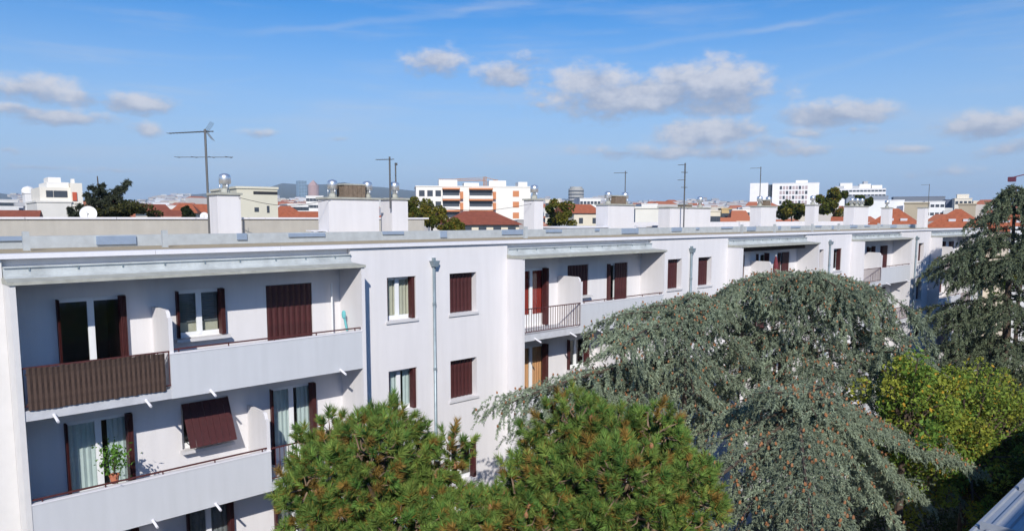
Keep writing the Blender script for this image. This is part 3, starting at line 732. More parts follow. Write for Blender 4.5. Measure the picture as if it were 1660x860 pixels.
# ================================================================== own building (lower right corner)
own = thing('neighbouring_roof', 'grey ribbed metal roof edge in the bottom right corner', 'roof', (14, 2, 0))
RM = mat('ribbed roof sheet', (0.34, 0.37, 0.42), 0.45, metal=0.3, var=0.12, vscale=2)
b = MB().box(-25, 95, -9, 2.86, 0, z(-4.95)); b.build('wall', CREAM, own)
MB().box(-25, 95, -12, -0.95, z(-4.9), z(-1.75)).build('upper_storey', CREAM, own)
xs_ = np.arange(-4, 94, 2.4)
for k, xa in enumerate(xs_):
    b = MB(); yy = -0.9
    # sheet with ribs running parallel to the eaves
    prof = []
    while yy < 2.98:
        s_ = (yy + .9) * -.03
        prof += [(yy, z(-4.72 + s_)), (yy + .10, z(-4.72 + s_)), (yy + .12, z(-4.69 + s_)), (yy + .16, z(-4.69 + s_)), (yy + .18, z(-4.72 + s_))]; yy += .18
    for (a, c) in zip(prof[:-1], prof[1:]):
        b.quad((xa + .01, a[0], a[1]), (xa + 2.38, a[0], a[1]), (xa + 2.38, c[0], c[1]), (xa + .01, c[0], c[1]))
    b.build('roof_sheet', RM, own)
    MB().box(xa - .012, xa + .012, -0.9, 2.96, z(-4.87), z(-4.70)).build('seam', RM, own)
MB().box(-25, 95, 2.985, 3.01, z(-4.99), z(-4.835)).build('fascia', RM, own)

# ================================================================== trees
def bez(p0, p1, p2, n):
    t = np.linspace(0, 1, n)[:, None]; return (1 - t) ** 2 * p0 + 2 * t * (1 - t) * p1 + t * t * p2
def cat(parts):
    vs, ts, cs, o = [], [], [], 0
    for v, t, c in parts: vs.append(v); ts.append(t + o); cs.append(c); o += len(v)
    return np.concatenate(vs), np.concatenate(ts), np.concatenate(cs)
def cedar(name, label, base, top, limbs, col, s=1.0, side=1.5, sp=.17, hang=(.15, .42), tw=.11, nb=4, bl=.075, bw=.022, cones=0, group=None, trunk_r=.22, step=.055):
    """limbs: list of (p0, p1, p2) bezier control points; flat sprays of side shoots with hanging twigs"""
    base = np.array(base, float); top = np.array(top, float)
    t = thing(name, label, 'tree', tuple(base), group)
    n = 12; path = [base + (top - base) * q / n + np.array([.05 * math.sin(q * 1.3), .05 * math.cos(q * 1.7), 0]) for q in range(n + 1)]
    MB().tube(path, [trunk_r * (1 - .93 * q / n) + .01 for q in range(n + 1)], 9).build('trunk', BARK, t)
    lb = MB(); P_, D_, C_ = [], [], []; tips = []
    col = np.array(col)
    for (p0, p1, p2) in limbs:
        p0, p1, p2 = map(lambda q: np.array(q, float), (p0, p1, p2))
        L = np.linalg.norm(p2 - p0); m = max(5, int(L / .35)); c = bez(p0, p1, p2, m)
        r0 = .012 + .009 * L * s; lb.tube(c, [r0 * (1 - .85 * q / (m - 1)) + .006 for q in range(m)], 5, cap=False)
        ns = max(4, int(L / sp)); tone = rng.uniform(.82, 1.15)
        for q in range(ns):
            tt = .12 + .88 * (q + rng.uniform(0, 1)) / ns; cl = max(2, round(L / (.62 * s))); tt = min(1.0, (math.floor(tt * cl) + .5 + (tt * cl % 1 - .5) * .45) / cl + .02)
            pt = (1 - tt) ** 2 * p0 + 2 * tt * (1 - tt) * p1 + tt * tt * p2
            dr = 2 * (1 - tt) * (p1 - p0) + 2 * tt * (p2 - p1); dr /= np.linalg.norm(dr) + 1e-9
            lat = np.cross(dr, [0, 0, 1.0]); lat /= np.linalg.norm(lat) + 1e-9
            for sg in (1, -1):
                sl = side * s * (.35 + .65 * math.sin(math.pi * min(1, .15 + .8 * (1 - tt) + .1))) * rng.uniform(.55, 1.1) * min(1, L / 2.5)
                d0 = lat * sg * .8 + dr * rng.uniform(.35, .8) + np.array([0, 0, rng.uniform(-.15, .18)]); d0 /= np.linalg.norm(d0)
                k = max(3, int(sl / tw)); u = np.linspace(.1, 1, k)[:, None]
                pts = pt + d0 * sl * u + np.array([0, 0, -1]) * (.26 * sl * u ** 2)
                tang = unit(d0 + np.array([0, 0, -.64]) * u)
                # needles along the shoot
                for rep in range(2):
                    P_.append(pts + rng.normal(size=(k, 3)) * .02); D_.append(tang); C_.append(np.full(k, tone * rng.uniform(.85, 1.1)))
                # hanging twigs: each a bending strand with a sleeve of needles
                hl = rng.uniform(hang[0], hang[1], k)[:, None] * s * (1 - .3 * u)
                lat_ = rng.normal(size=(k, 3)) * .35; hd = unit(np.array([0, 0, -.85]) + tang * .45 + lat_)
                nt_ = max(3, int(hang[1] * s / step)); tn_ = rng.uniform(.7, 1.2, k)
                for w_ in range(nt_):
                    ww = (w_ + .6) / nt_; a_ = unit(tang * (1 - ww) + hd * ww * 1.6)
                    P_.append(pts + tang * hl * .45 * ww + hd * hl * ww ** 1.4 * .8); D_.append(a_); C_.append(tone * tn_ * (.85 + .3 * ww))
                tips.append(pts[-1])
        kk = int(L / .022); tq = rng.uniform(.0, 1, (kk, 1)); lp = (1 - tq) ** 2 * p0 + 2 * tq * (1 - tq) * p1 + tq * tq * p2
        P_.append(lp + rng.normal(size=(kk, 3)) * np.array([.10, .10, .04]) + np.array([0, 0, .05])); D_.append(unit(rng.normal(size=(kk, 3)) + np.array([0, 0, .5]))); C_.append(np.full(kk, tone))
        tips.append(p2)
    lb.build('limbs', BARK, t)['kind'] = 'stuff'
    p = np.concatenate(P_); d = np.concatenate(D_); c = np.concatenate(C_)
    parts = []
    for _ in range(nb):
        dd = unit(d * .85 + rand_dirs(len(p)) * .75)
        cc = col * (c * rng.uniform(.75, 1.25, len(p)))[:, None]
        parts.append(blades(p + rng.normal(size=p.shape) * .012 * s, dd, rng.uniform(.7, 1.2, len(p)) * bl, np.full(len(p), bw), cc))
    v, f, cc = cat(parts); tint_mesh('crown', v, f, cc, LEAF, t, tuple(base))
    if cones:
        top_p = p[rng.choice(len(p), cones)] + np.array([0, 0, .05]); up_d = unit(np.array([0, 0, 1.0]) + rand_dirs(cones) * .35)
        h = .09 * max(.9, s * .9); r = .03 * max(.9, s * .9)
        ang = np.linspace(0, 2 * np.pi, 6)[:-1]; vv = []; ff = []
        ring = np.stack([np.cos(ang), np.sin(ang)], 1)
        a = unit(np.cross(up_d, [1, 0.1, 0])); b2 = np.cross(up_d, a)
        V = np.zeros((cones, 12, 3)); V[:, 0] = top_p; V[:, 11] = top_p + up_d * h
        for q in range(5):
            o = a * ring[q, 0] + b2 * ring[q, 1]; V[:, 1 + q] = top_p + up_d * h * .25 + o * r; V[:, 6 + q] = top_p + up_d * h * .7 + o * r * .85
        T = []
        for q in range(5):
            q2 = (q + 1) % 5; T += [(0, 1 + q2, 1 + q), (1 + q, 1 + q2, 6 + q2), (1 + q, 6 + q2, 6 + q), (6 + q, 6 + q2, 11)]
        T = np.array(T); ff = (T[None] + (np.arange(cones) * 12)[:, None, None]).reshape(-1, 3)
        cn = tint_mesh('cones', V.reshape(-1, 3), ff, np.repeat(np.array([.36, .17, .08]) * rng.uniform(.6, 1.3, (cones, 1)), 12, 0), LEAF, t, tuple(base)); cn['kind'] = 'stuff'
    return t, len(v)
GLAUC = (.25, .30, .205)
def dome_limbs(base, ztop, zlow, Rm, n, ex=(1, 1), lift=.5, jit=.25, pw=.5, az=(0, 2 * math.pi)):
    out = []; bx, by = base
    for k in range(n):
        u = (k + rng.uniform(0, 1)) / n                       # 0 top .. 1 bottom
        a = az[0] + (az[1] - az[0]) * ((k * .618034) % 1.0)
        rr = Rm * (max(.05, u) ** pw) * rng.uniform(1 - jit, 1 + jit * .4)
        zt = ztop - (ztop - zlow) * u ** 1.25 + rng.uniform(-.2, .2)
        tip = np.array([bx + rr * math.cos(a) * ex[0], by + rr * math.sin(a) * ex[1], zt])
        st = np.array([bx, by, min(ztop - .3, zt + .12 * rr) ])
        mid = (st + tip) / 2 + np.array([0, 0, lift * rr * .35 + .25])
        out.append((st, mid, tip))
    return out
NTRI = {}
def leader(x, y, zz, n=7, r=.7):
    out = []
    for a in np.linspace(0, 6.28, n + 1)[:-1]:
        a += rng.uniform(-.3, .3); st = np.array([x, y, zz]); tp_ = np.array([x + r * math.cos(a), y + r * math.sin(a), zz + rng.uniform(-.15, .25)]); out.append((st, (st + tp_) / 2 + np.array([0, 0, .15]), tp_))
    return out
# big glaucous dome in the middle of the courtyard
limbs = dome_limbs((22.6, 10.2), z(-1.85), z(-8.2), 4.5, 33, lift=.38)
limbs += [((22.6, 10.2, z(-2.2)), (22.6 + 1.3 * math.cos(a), 10.2 + 1.3 * math.sin(a), z(-1.3)), (22.6 + 2.6 * math.cos(a), 10.2 + 2.6 * math.sin(a), z(-2.6))) for a in np.linspace(0, 6.28, 9)[:-1]]
for a in np.linspace(.3, 6.5, 16):
    r1 = rng.uniform(1.0, 3.4); zt = z(-1.7 - .24 * r1 ** 2 + rng.uniform(-.1, .2)); st = np.array([22.6 + .4 * r1 * math.cos(a), 10.2 + .4 * r1 * math.sin(a), zt - .5])
    tp_ = np.array([22.6 + r1 * math.cos(a), 10.2 + r1 * math.sin(a), zt]); limbs.append((st, (st + tp_) / 2 + np.array([0, 0, .2]), tp_))
limbs = [(a, m_ + rng.normal(size=3) * .2, t_ + rng.normal(size=3) * np.array([.35, .35, .3])) for a, m_, t_ in limbs]
_, NTRI['dome'] = cedar('blue_cedar', 'tall domed blue-grey cedar with orange cones before the far balconies', (22.6, 10.2, 0), (22.6, 10.2, z(-2.3)), limbs, GLAUC, s=1.0, cones=1700, sp=.30, tw=.17, nb=4, bl=.085, bw=.028, hang=(.3, .75))
# layered cedar reaching left across the facade
T2 = np.array([17.6, 11.6, 0])
def L2(x, y, Y, zs, arch=.5):
    tip = atY(x, y, Y); st = np.array([T2[0], T2[1], z(zs)]); return (st, (st + tip) / 2 + np.array([0, 0, arch]), tip)
lm = [L2(815, 658, 12.6, -4.0, .5), L2(865, 645, 13.0, -4.0, .5), L2(870, 690, 12.2, -4.6, .6), L2(890, 655, 12.6, -4.2, .4), L2(950, 625, 13.4, -4.1, .4), L2(1000, 545, 12.0, -3.1, .4),
      L2(975, 522, 13.0, -2.9, .55), L2(1012, 508, 13.4, -2.8, .5), L2(1110, 610, 10.5, -3.2, .4), L2(1130, 670, 10.3, -4.0, .4), L2(990, 572, 11.8, -3.4, .4), L2(1030, 510, 12.8, -2.6, .45), L2(1080, 500, 13.2, -2.5, .4), L2(1190, 500, 12.6, -2.5, .4), L2(1140, 490, 12.9, -2.3, .35),
      L2(1000, 630, 13.2, -3.8, .5), L2(1060, 600, 13.0, -3.2, .5), L2(1150, 600, 12.8, -3.0, .5), L2(1200, 580, 11.2, -2.8, .5), L2(1100, 560, 10.6, -2.7, .5), L2(1220, 650, 10.6, -3.8, .5), L2(1110, 660, 12.6, -4.0, .5), L2(1010, 560, 11.4, -3.0, .5),
      L2(1230, 540, 12.4, -2.6, .4), L2(1050, 680, 12.8, -4.6, .5), L2(1170, 690, 12.4, -4.6, .4), L2(960, 690, 11.2, -4.8, .6), L2(1240, 700, 11.2, -5, .5), L2(1150, 640, 12.6, -4, .5), L2(1060, 540, 12.2, -2.7, .4)]
lm += leader(17.6, 11.6, z(-2.75), 8, .9)
_, NTRI['layer'] = cedar('blue_cedar', 'layered blue-grey cedar with a long low branch reaching left across the white wall', tuple(T2), (17.6, 11.6, z(-2.9)), lm, GLAUC, s=.85, side=1.35, cones=800, sp=.27, tw=.16, nb=4, bl=.08, bw=.026, hang=(.25, .65))
# low spreading cedar nearer to the camera
T3 = np.array([14.0, 6.5, 0])
def L3(x, y, Y, zs, arch=.6):
    tip = atY(x, y, Y * (.9 if x > 1270 else 1.22)); st = np.array([T3[0], T3[1], z(zs * 1.0)]); return (st, (st + tip) / 2 + np.array([0, 0, arch]), tip)
lm = [L3(1540, 772, 6.4, -3.75, 0.27), L3(1500, 735, 7.0, -3.75, 0.27), L3(1440, 700, 7.4, -3.64, 0.24), L3(1370, 672, 7.6, -3.58, 0.21), L3(1300, 655, 7.4, -3.53, 0.18), L3(1240, 655, 6.9, -3.48, 0.12), L3(1180, 680, 7.0, -3.58, 0.12),
      L3(1130, 720, 6.6, -3.75, 0.15), L3(1150, 790, 5.8, -3.92, 0.18), L3(1200, 850, 5.3, -3.97, 0.18), L3(1290, 870, 5.2, -3.86, 0.21), L3(1370, 880, 5.4, -3.86, 0.24), L3(1440, 850, 5.8, -3.86, 0.27), L3(1490, 800, 6.2, -3.80, 0.27), L3(1250, 800, 5.6, -3.75, 0.18), L3(1330, 790, 5.8, -3.70, 0.21), L3(1400, 780, 6.2, -3.70, 0.24),
      L3(1260, 730, 6.1, -3.58, 0.15), L3(1200, 740, 6.2, -3.64, 0.15), L3(1320, 720, 6.7, -3.58, 0.18), L3(1400, 730, 6.9, -3.64, 0.21), L3(1100, 850, 5.6, -4.19, 0.18), L3(1460, 760, 6.8, -3.75, 0.24), L3(1160, 880, 5.0, -4.19, 0.18)]
lm = [(a, m_ + rng.normal(size=3) * .12, t_ + rng.normal(size=3) * np.array([.3, .2, .18])) for a, m_, t_ in lm]
lm += leader(14.0, 6.5, z(-3.62), 12, .9)
_, NTRI['low'] = cedar('blue_cedar', 'lower spreading blue-grey cedar in front of the domed cedar', tuple(T3), (14.0, 6.5, z(-3.75)), lm, GLAUC, s=.8, side=.98, cones=900, sp=.22, tw=.125, nb=4, bl=.065, bw=.021, hang=(.22, .55), step=.045)
# dark conical cedar at the right edge
cx_, cy_ = atD(1648, 300, 54.9)[:2]
lm = []
for (x, y, rise) in ((1618, 318, .5), (1598, 338, .8), (1572, 362, .9), (1560, 392, 1.0), (1515, 418, 1.3), (1502, 440, 1.4), (1545, 455, 1.2), (1488, 508, 1.6), (1520, 520, 1.3), (1500, 560, 1.6), (1530, 580, 1.4), (1495, 615, 1.8), (1540, 640, 1.6), (1505, 670, 1.8), (1550, 700, 1.6)):
    for q in range(4):
        dy = (0, 2.2, -2.2, .8)[q]; sc_ = (1, .8, .75, .6)[q]; tip = atD(x, y, math.hypot(cx_, cy_)); o_ = (tip - np.array([cx_, cy_, tip[2]])) * sc_; l_ = np.linalg.norm(o_); vd = np.array([cx_, cy_, 0]) / math.hypot(cx_, cy_); tip = np.array([cx_, cy_, tip[2] + rng.uniform(-.4, .3)]) + o_ + vd * dy * l_ * .3
        st = np.array([cx_, cy_, tip[2] + rise * rng.uniform(.5, .9)]); lm.append((st, (st + tip) / 2 + np.array([0, 0, .35]), tip))
        if q != 1:
            t2 = np.array([2 * cx_ - tip[0] + rng.uniform(-.6, .6), 2 * cy_ - tip[1], tip[2] + rng.uniform(-.6, .4)]); lm.append((st, (st + t2) / 2 + np.array([0, 0, .35]), t2))
for k in range(22):
    u = (k + .5) / 22; a = math.atan2(cy_, cx_) + math.pi + (rng.uniform(-1.5, 1.5)); rr = (.6 + 6.2 * u ** .75) * rng.uniform(.5, 1.0); zt = 1.2 - 14 * u
    st = np.array([cx_, cy_, z(zt + .4)]); tip = np.array([cx_ + rr * math.cos(a), cy_ + rr * math.sin(a), z(zt - .12 * rr)]); lm.append((st, (st + tip) / 2 + np.array([0, 0, .3]), tip))
_, NTRI['dark'] = cedar('dark_cedar', 'tall dark green conical cedar at the right edge', (cx_, cy_, 0), (cx_, cy_, z(2.0)), lm, (.15, .185, .11), s=1.3, side=.95, cones=160, sp=.34, tw=.26, nb=4, bl=.15, bw=.05, hang=(.25, .6), trunk_r=.4, step=.11)

def pine(name, label, base, centre, rad, nshoot, lobes, group=None):
    base = np.array(base, float); centre = np.array(centre, float); rad = np.array(rad, float)
    t = thing(name, label, 'tree', tuple(base), group)
    tr = MB(); tr.tube([base, (base + centre) / 2 + np.array([.15, .1, 0]), centre + np.array([0, 0, rad[2] * .6])], [.2, .15, .03], 9); tr.build('trunk', BARK, t)
    # shoots on lumpy shells
    lob = []
    for q in range(lobes):
        d = rand_dirs(1)[0]; d[2] = abs(d[2]) * .9 - .25; d /= np.linalg.norm(d)
        lob.append((centre + d * rad * rng.uniform(.5, .88), rad * rng.uniform(.20, .40)))
    lob.append((centre, rad * .52)); lob.append((centre + np.array([0, 0, rad[2] * .52]), rad * np.array([.36, .36, .46])))
    lob.append((centre + np.array([0, 0, rad[2] * .15]), rad * np.array([.72, .72, .45])))
    Pp, Ax = [], []; bm = MB()
    wt = np.array([l[1][0] ** 2 for l in lob]); wt /= wt.sum()
    for li, (c, r) in enumerate(lob):
        m = max(8, int(nshoot * wt[li])); d = rand_dirs(m * 2); d = d[d[:, 2] > -.55][:m]
        p = c + d * r * np.where(rng.uniform(0, 1, (len(d), 1)) < .3, rng.uniform(.4, .75, (len(d), 1)), rng.uniform(.82, 1.08, (len(d), 1)))
        # drop those deep inside another lobe
        keep = np.ones(len(p), bool)
        for lj, (c2, r2) in enumerate(lob):
            if lj != li: keep &= (((p - c2) / (r2 * .62)) ** 2).sum(1) > 1
        p = p[keep]; d = d[keep]
        Pp.append(p); Ax.append(unit(d * .95 + np.array([0, 0, .6]) + rng.normal(size=d.shape) * .25))
        hub = centre + (c - centre) * .35
        bm.tube([centre + np.array([0, 0, -rad[2] * .3]), (hub + c) / 2, c], [.06, .04, .02], 5)
        for q in range(0, len(p), 4): bm.tube([c + (p[q] - c) * .45, c + (p[q] - c) * .7 + rng.normal(size=3) * .05, p[q]], [.014, .011, .007], 4, cap=False)
    bm.build('limbs', mat('pine bark', (.22, .15, .10), .95, var=.4, vscale=9), t)['kind'] = 'stuff'
    p = np.concatenate(Pp); ax = np.concatenate(Ax)
    holes_ = centre + unit(rng.normal(size=(34, 3))) * rad * rng.uniform(.75, 1.05, (34, 1)); hr = rng.uniform(.10, .24, 34)
    dmin_ = (np.linalg.norm(p[:, None] - holes_[None], axis=2) / hr).min(1); p = p[dmin_ > 1]; ax = ax[dmin_ > 1]; ns = len(p); parts = []
    hue = rng.uniform(0, 1, (ns, 1)); sh_col = np.array([.095, .20, .04]) * (1 - hue) + np.array([.21, .285, .06]) * hue
    big = rng.uniform(.7, 1.35, (ns, 1)); sl = rng.uniform(.07, .17, (ns, 1)) * big; NB = 105; sh_col = sh_col * rng.uniform(.7, 1.3, (ns, 1))
    u = rng.uniform(0, 1, (ns, NB)); pp = (p[:, None] + ax[:, None] * (sl[:, :, None] * u[..., None] - .03)).reshape(-1, 3)
    aa = np.repeat(ax, NB, 0); rad_d = rand_dirs(len(pp)); rad_d -= (rad_d * aa).sum(1, keepdims=True) * aa; rad_d = unit(rad_d)
    mixu = u.reshape(-1, 1); dd = unit(aa * (.35 + .75 * mixu) + rad_d * (1.0 - .4 * mixu))
    old = (rng.uniform(0, 1, (len(pp), 1)) < .20 * (1 - mixu) ** 1.5 + .005)
    br_ = rng.uniform(0, 1, (ns, 1)) < .10; sh_col = np.where(br_, np.array([.30, .19, .045]) * rng.uniform(.6, 1.1, (ns, 1)), sh_col)
    cc = np.repeat(sh_col, NB, 0) * rng.uniform(.65, 1.3, (len(pp), 1)); cc = np.where(old, np.array([.30, .19, .035]), cc)
    v, f, c3 = blades(pp, dd, rng.uniform(.08, .135, len(pp)) * np.repeat(big[:, 0], NB), np.full(len(pp), .013), cc)
    tint_mesh('crown', v, f, c3, LEAF, t, tuple(base))
    nc = 60; sel = rng.choice(ns, nc); cp_ = p[sel] - ax[sel] * .05; b = MB()
    for q in range(nc): b.lathe(tuple(cp_[q]), [(.01, 0), (.035, .03), (.03, .07), (.005, .10)], 6)
    cn = b.build('cones', CONEM, t, True); cn['kind'] = 'stuff'
    return t, len(f)
pl = atY(622, 800, 9.5); _, NTRI['p1'] = pine('pine_tree', 'round green pine at the bottom centre, left of the pair', (pl[0], 9.5, 0), (pl[0], 9.5, z(-4.75)), (1.68, 1.6, 1.85), 3000, 34)
pl = atY(985, 800, 7.0); _, NTRI['p2'] = pine('pine_tree', 'larger green pine at the bottom centre, right of the pair, before the cedars', (pl[0], 7.0, 0), (pl[0], 7.0, z(-4.55)), (1.95, 1.5, 1.72), 3600, 44)
pl = atY(838, 880, 7.6); _, NTRI['p4'] = pine('pine_tree', 'low pine tops between the two round pines', (pl[0], 7.6, 0), (pl[0], 7.6, z(-4.95)), (1.3, .9, 1.25), 900, 16)
pl = atY(1215, 900, 5.0); _, NTRI['p3'] = pine('pine_tree', 'small pine top poking up at the bottom edge right of the pine pair', (pl[0], 5.0, 0), (pl[0], 5.0, z(-5.6)), (.55, .5, .8), 200, 4)

def broadleaf(name, label, base, centre, rad, n, lobes, cols, size, group=None, limb=True, low=-.6, tr=.22):
    base = np.array(base, float); centre = np.array(centre, float); rad = np.array(rad, float)
    t = thing(name, label, 'tree', tuple(base), group)
    MB().tube([base, (base + centre) / 2 + np.array([.1, .05, 0]) * rad[0] * .2, centre], [tr, tr * .75, tr * .3], 8).build('trunk', BARK, t)
    bm = MB(); pts = []; cc = []
    for q in range(lobes):
        d = rand_dirs(1)[0]
        if d[2] < low: d[2] = -d[2]
        c = centre + d * rad * rng.uniform(.25, .98); r = rad.mean() * rng.uniform(.16, .36) * (rad / rad.mean()) ** .4 * (18 / max(18, lobes)) ** .25
        bm.tube([centre - np.array([0, 0, rad[2] * .5]), (centre + c) / 2 + rng.normal(size=3) * rad * .05, c + (c - centre) * .1], [tr * .4, tr * .2, tr * .06], 5)
        m = int(n / lobes); dd = rand_dirs(m) * rng.uniform(.35, 1.0, (m, 1)) ** .5
        pts.append(c + dd * r); w = rng.uniform(0, 1); tone = np.array(cols[0]) * (1 - w) + np.array(cols[1]) * w
        lf = tone * rng.uniform(.5, 1.4, (m, 1)); cc.append(np.where(rng.uniform(0, 1, (m, 1)) < .05, np.array(cols[1]) * np.array([1.5, .9, .8]), lf))
    bm.build('limbs', BARK, t)['kind'] = 'stuff'
    p = np.concatenate(pts); c = np.concatenate(cc)
    v, f, c3 = leaves(p, rng.uniform(.6, 1.4, len(p)) * size, c, .5); tint_mesh('crown', v, f, c3, LEAFB, t, tuple(base))
    return t
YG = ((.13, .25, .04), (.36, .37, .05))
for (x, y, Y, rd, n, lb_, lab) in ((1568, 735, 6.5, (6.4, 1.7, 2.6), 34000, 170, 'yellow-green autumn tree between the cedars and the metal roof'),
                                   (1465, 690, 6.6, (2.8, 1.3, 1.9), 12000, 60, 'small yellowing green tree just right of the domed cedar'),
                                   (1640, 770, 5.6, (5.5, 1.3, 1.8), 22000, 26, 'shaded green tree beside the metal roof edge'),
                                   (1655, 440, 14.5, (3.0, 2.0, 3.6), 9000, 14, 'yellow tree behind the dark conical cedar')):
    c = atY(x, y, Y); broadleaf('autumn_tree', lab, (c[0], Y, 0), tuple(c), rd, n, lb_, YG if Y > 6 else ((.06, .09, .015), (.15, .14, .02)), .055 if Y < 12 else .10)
# shrubs under the trees near the roof edge, in shade
pr = []
for k in range(420):
    cx = rng.uniform(6, 62); cy = rng.uniform(4.0, 14); h = rng.uniform(1.0, 3.6); m = 240
    p = rng.normal(size=(m, 3)) * np.array([.7, .6, h * .3]) + np.array([cx, cy, h * .5]); p[:, 2] = np.abs(p[:, 2])
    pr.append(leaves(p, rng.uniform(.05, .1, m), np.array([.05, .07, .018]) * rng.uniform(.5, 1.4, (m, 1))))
v, f, c3 = cat(pr); u_ = tint_mesh('undergrowth', v, f, c3, LEAF); tag(u_, 'shady green undergrowth beneath the courtyard trees', None, None, 'stuff')

# ================================================================== trees and houses beyond the roof
OLIVE = ((.09, .12, .015), (.19, .17, .02))
for (x, y, d, rx, rz, lab, cols) in ((700, 352, 62, 2.3, 1.5, 'yellowing tree just right of the double chimney', OLIVE), (672, 355, 58, 1.3, 1.5, 'olive bush half hidden by the double chimney', OLIVE),
                                     (735, 368, 55, 1.6, .6, 'low green bush in front of the brown tiled roof', OLIVE),
                                     (907, 350, 75, 2.1, 1.7, 'olive green tree between a slim chimney and a cream gable', OLIVE),
                                     (1284, 340, 120, 2.7, 1.9, 'olive tree below the white tower block', OLIVE), (1352, 335, 125, 2.9, 2.6, 'larger olive tree right of the white tower block', OLIVE),
                                     (1400, 325, 140, 1.6, 1.0, 'small green tree beside the orange hip roof', ((.06, .10, .02), (.10, .13, .02))),
                                     (205, 340, 60, 2.6, .55, 'dark hedge-like tree behind the satellite dish', ((.05, .06, .015), (.09, .08, .02))),
                                     (305, 348, 60, .55, .6, 'small round dark bush left of the tall aerial', ((.03, .05, .02), (.05, .06, .02)))):
    c = atD(x, y, d); broadleaf('town_tree', lab, (c[0], c[1], 0), tuple(c), (rx, rx, rz), 5200, 18, cols, .13 * d / 75, low=-.9, tr=.25)
# dark cedar behind the satellite dish
c = atD(158, 290, 60); bx, by = c[0], c[1]; lm = []
for k in range(20):
    u = (k + .5) / 20; a = k * 2.399963; rr = .3 + 2.2 * u; zt = c[2] - CZ - .4 - 3.6 * u
    st = np.array([bx, by, z(zt)]); tip = np.array([bx + rr * math.cos(a), by + rr * math.sin(a), z(zt + .1 + .12 * rr)]); lm.append((st, (st + tip) / 2 + np.array([0, 0, -.1]), tip))
for (x, y) in ((207, 293), (200, 303), (196, 315), (112, 336), (118, 345), (222, 328), (180, 318)):
    tip = atD(x, y, 60); st = np.array([bx, by, tip[2] - 1.3]); lm.append((st, (st + tip) / 2 + np.array([0, 0, -.2]), tip))
cedar('town_cedar', 'dark ragged cedar with an upswept branch behind the satellite dish', (bx, by, 0), (bx, by, c[2] + .2), lm, (.05, .06, .035), s=1.3, side=.75, sp=.22, tw=.16, nb=4, bl=.17, bw=.06, hang=(.1, .28), trunk_r=.35)

WALLS = {}
def wm(col, nm=None):
    key = tuple(round(c, 2) for c in col)
    if key not in WALLS: WALLS[key] = mat('render %.2f %.2f %.2f' % key, col, .9, var=.06, vscale=.4, bump=.1, bscale=4)
    return WALLS[key]
WINM = mat('far window', (.055, .065, .08), .2, spec=.6)
TILE = mat('orange clay tile', (.40, .115, .05), .9, var=.3, vscale=2.5, bump=.5, bscale=9)
TILEB = mat('brown clay tile', (.27, .075, .04), .9, var=.3, vscale=2.5, bump=.5, bscale=9)
def frame(xa, xb, ytop, d, yaw=0):
    """origin on the ground below the picture centre of the span at distance d; width of the front; height of its top"""
    xm = (xa + xb) / 2; c = atD(xm, ytop, d); az = math.atan2(c[1], c[0])
    pa_, pb_ = atD(xa, ytop, d), atD(xb, ytop, d); w = np.linalg.norm((pa_ - pb_)[:2]) / max(.3, math.cos(yaw))
    return (c[0], c[1]), w, c[2], az - math.pi / 2 + yaw
def house(name, label, xa, xb, ytop, d, dep=10, yaw=0, col=(.62, .58, .52), floors=0, cols_=0, win=(.9, 1.3), fh=2.9, roof=None, roofh=2, rmat=None, zbase=0, group=None, top_gap=.9, parapet=True, cat_='building', hip=.35, eave=.35):
    o, w, h, rz = frame(xa, xb, ytop, d, yaw)
    if roof: h = h - roofh
    t = thing(name, label, cat_, (o[0], o[1], 0), group, rz); ORG[t.name] = (0, 0, 0)
    m = wm(col)
    wl = MB().box(-w / 2, w / 2, 0, dep, zbase, h).build('wall', m, t)
    if roof == 'hip' or roof == 'gable':
        e = eave; r = MB(); hi = min(w / 2, dep / 2) * hip * 2 if roof == 'hip' else 0
        A = [(-w / 2 - e, -e, h - .1), (w / 2 + e, -e, h - .1), (w / 2 + e, dep + e, h - .1), (-w / 2 - e, dep + e, h - .1)]
        R1, R2 = (-w / 2 - e + hi, dep / 2, h + roofh), (w / 2 + e - hi, dep / 2, h + roofh)
        r.quad(A[0], A[1], R2, R1); r.quad(A[2], A[3], R1, R2); r.poly([A[1], A[2], R2]); r.poly([A[3], A[0], R1])
        r.quad(A[3], A[2], A[1], A[0]); rf = r.build('roof', rmat or TILE, t)
    elif parapet:
        MB().box(-w / 2 - .12, w / 2 + .12, -.12, dep + .12, h, h + .25).build('cornice', m, t)
    if floors and cols_:
        wmsh = bpy.data.meshes.new('window'); q = MB().box(-win[0] / 2, win[0] / 2, -.04, .1, 0, win[1]); wmsh.from_pydata(q.v, [], q.f); wmsh.materials.append(WINM); wmsh.update()
        for k in range(floors):
            zt = h - top_gap - k * fh
            if zt - win[1] < zbase + .5: break
            for c_ in range(cols_): local('window', wmsh, None, t, (-w / 2 + w * (c_ + .5) / cols_, 0, zt - win[1]))
    return t, w, h
def addbox(t, nm, m, *a): return MB().box(*a).build(nm, m, t)
CW, CR, GRY = (.72, .71, .69), (.66, .61, .52), (.42, .43, .45)

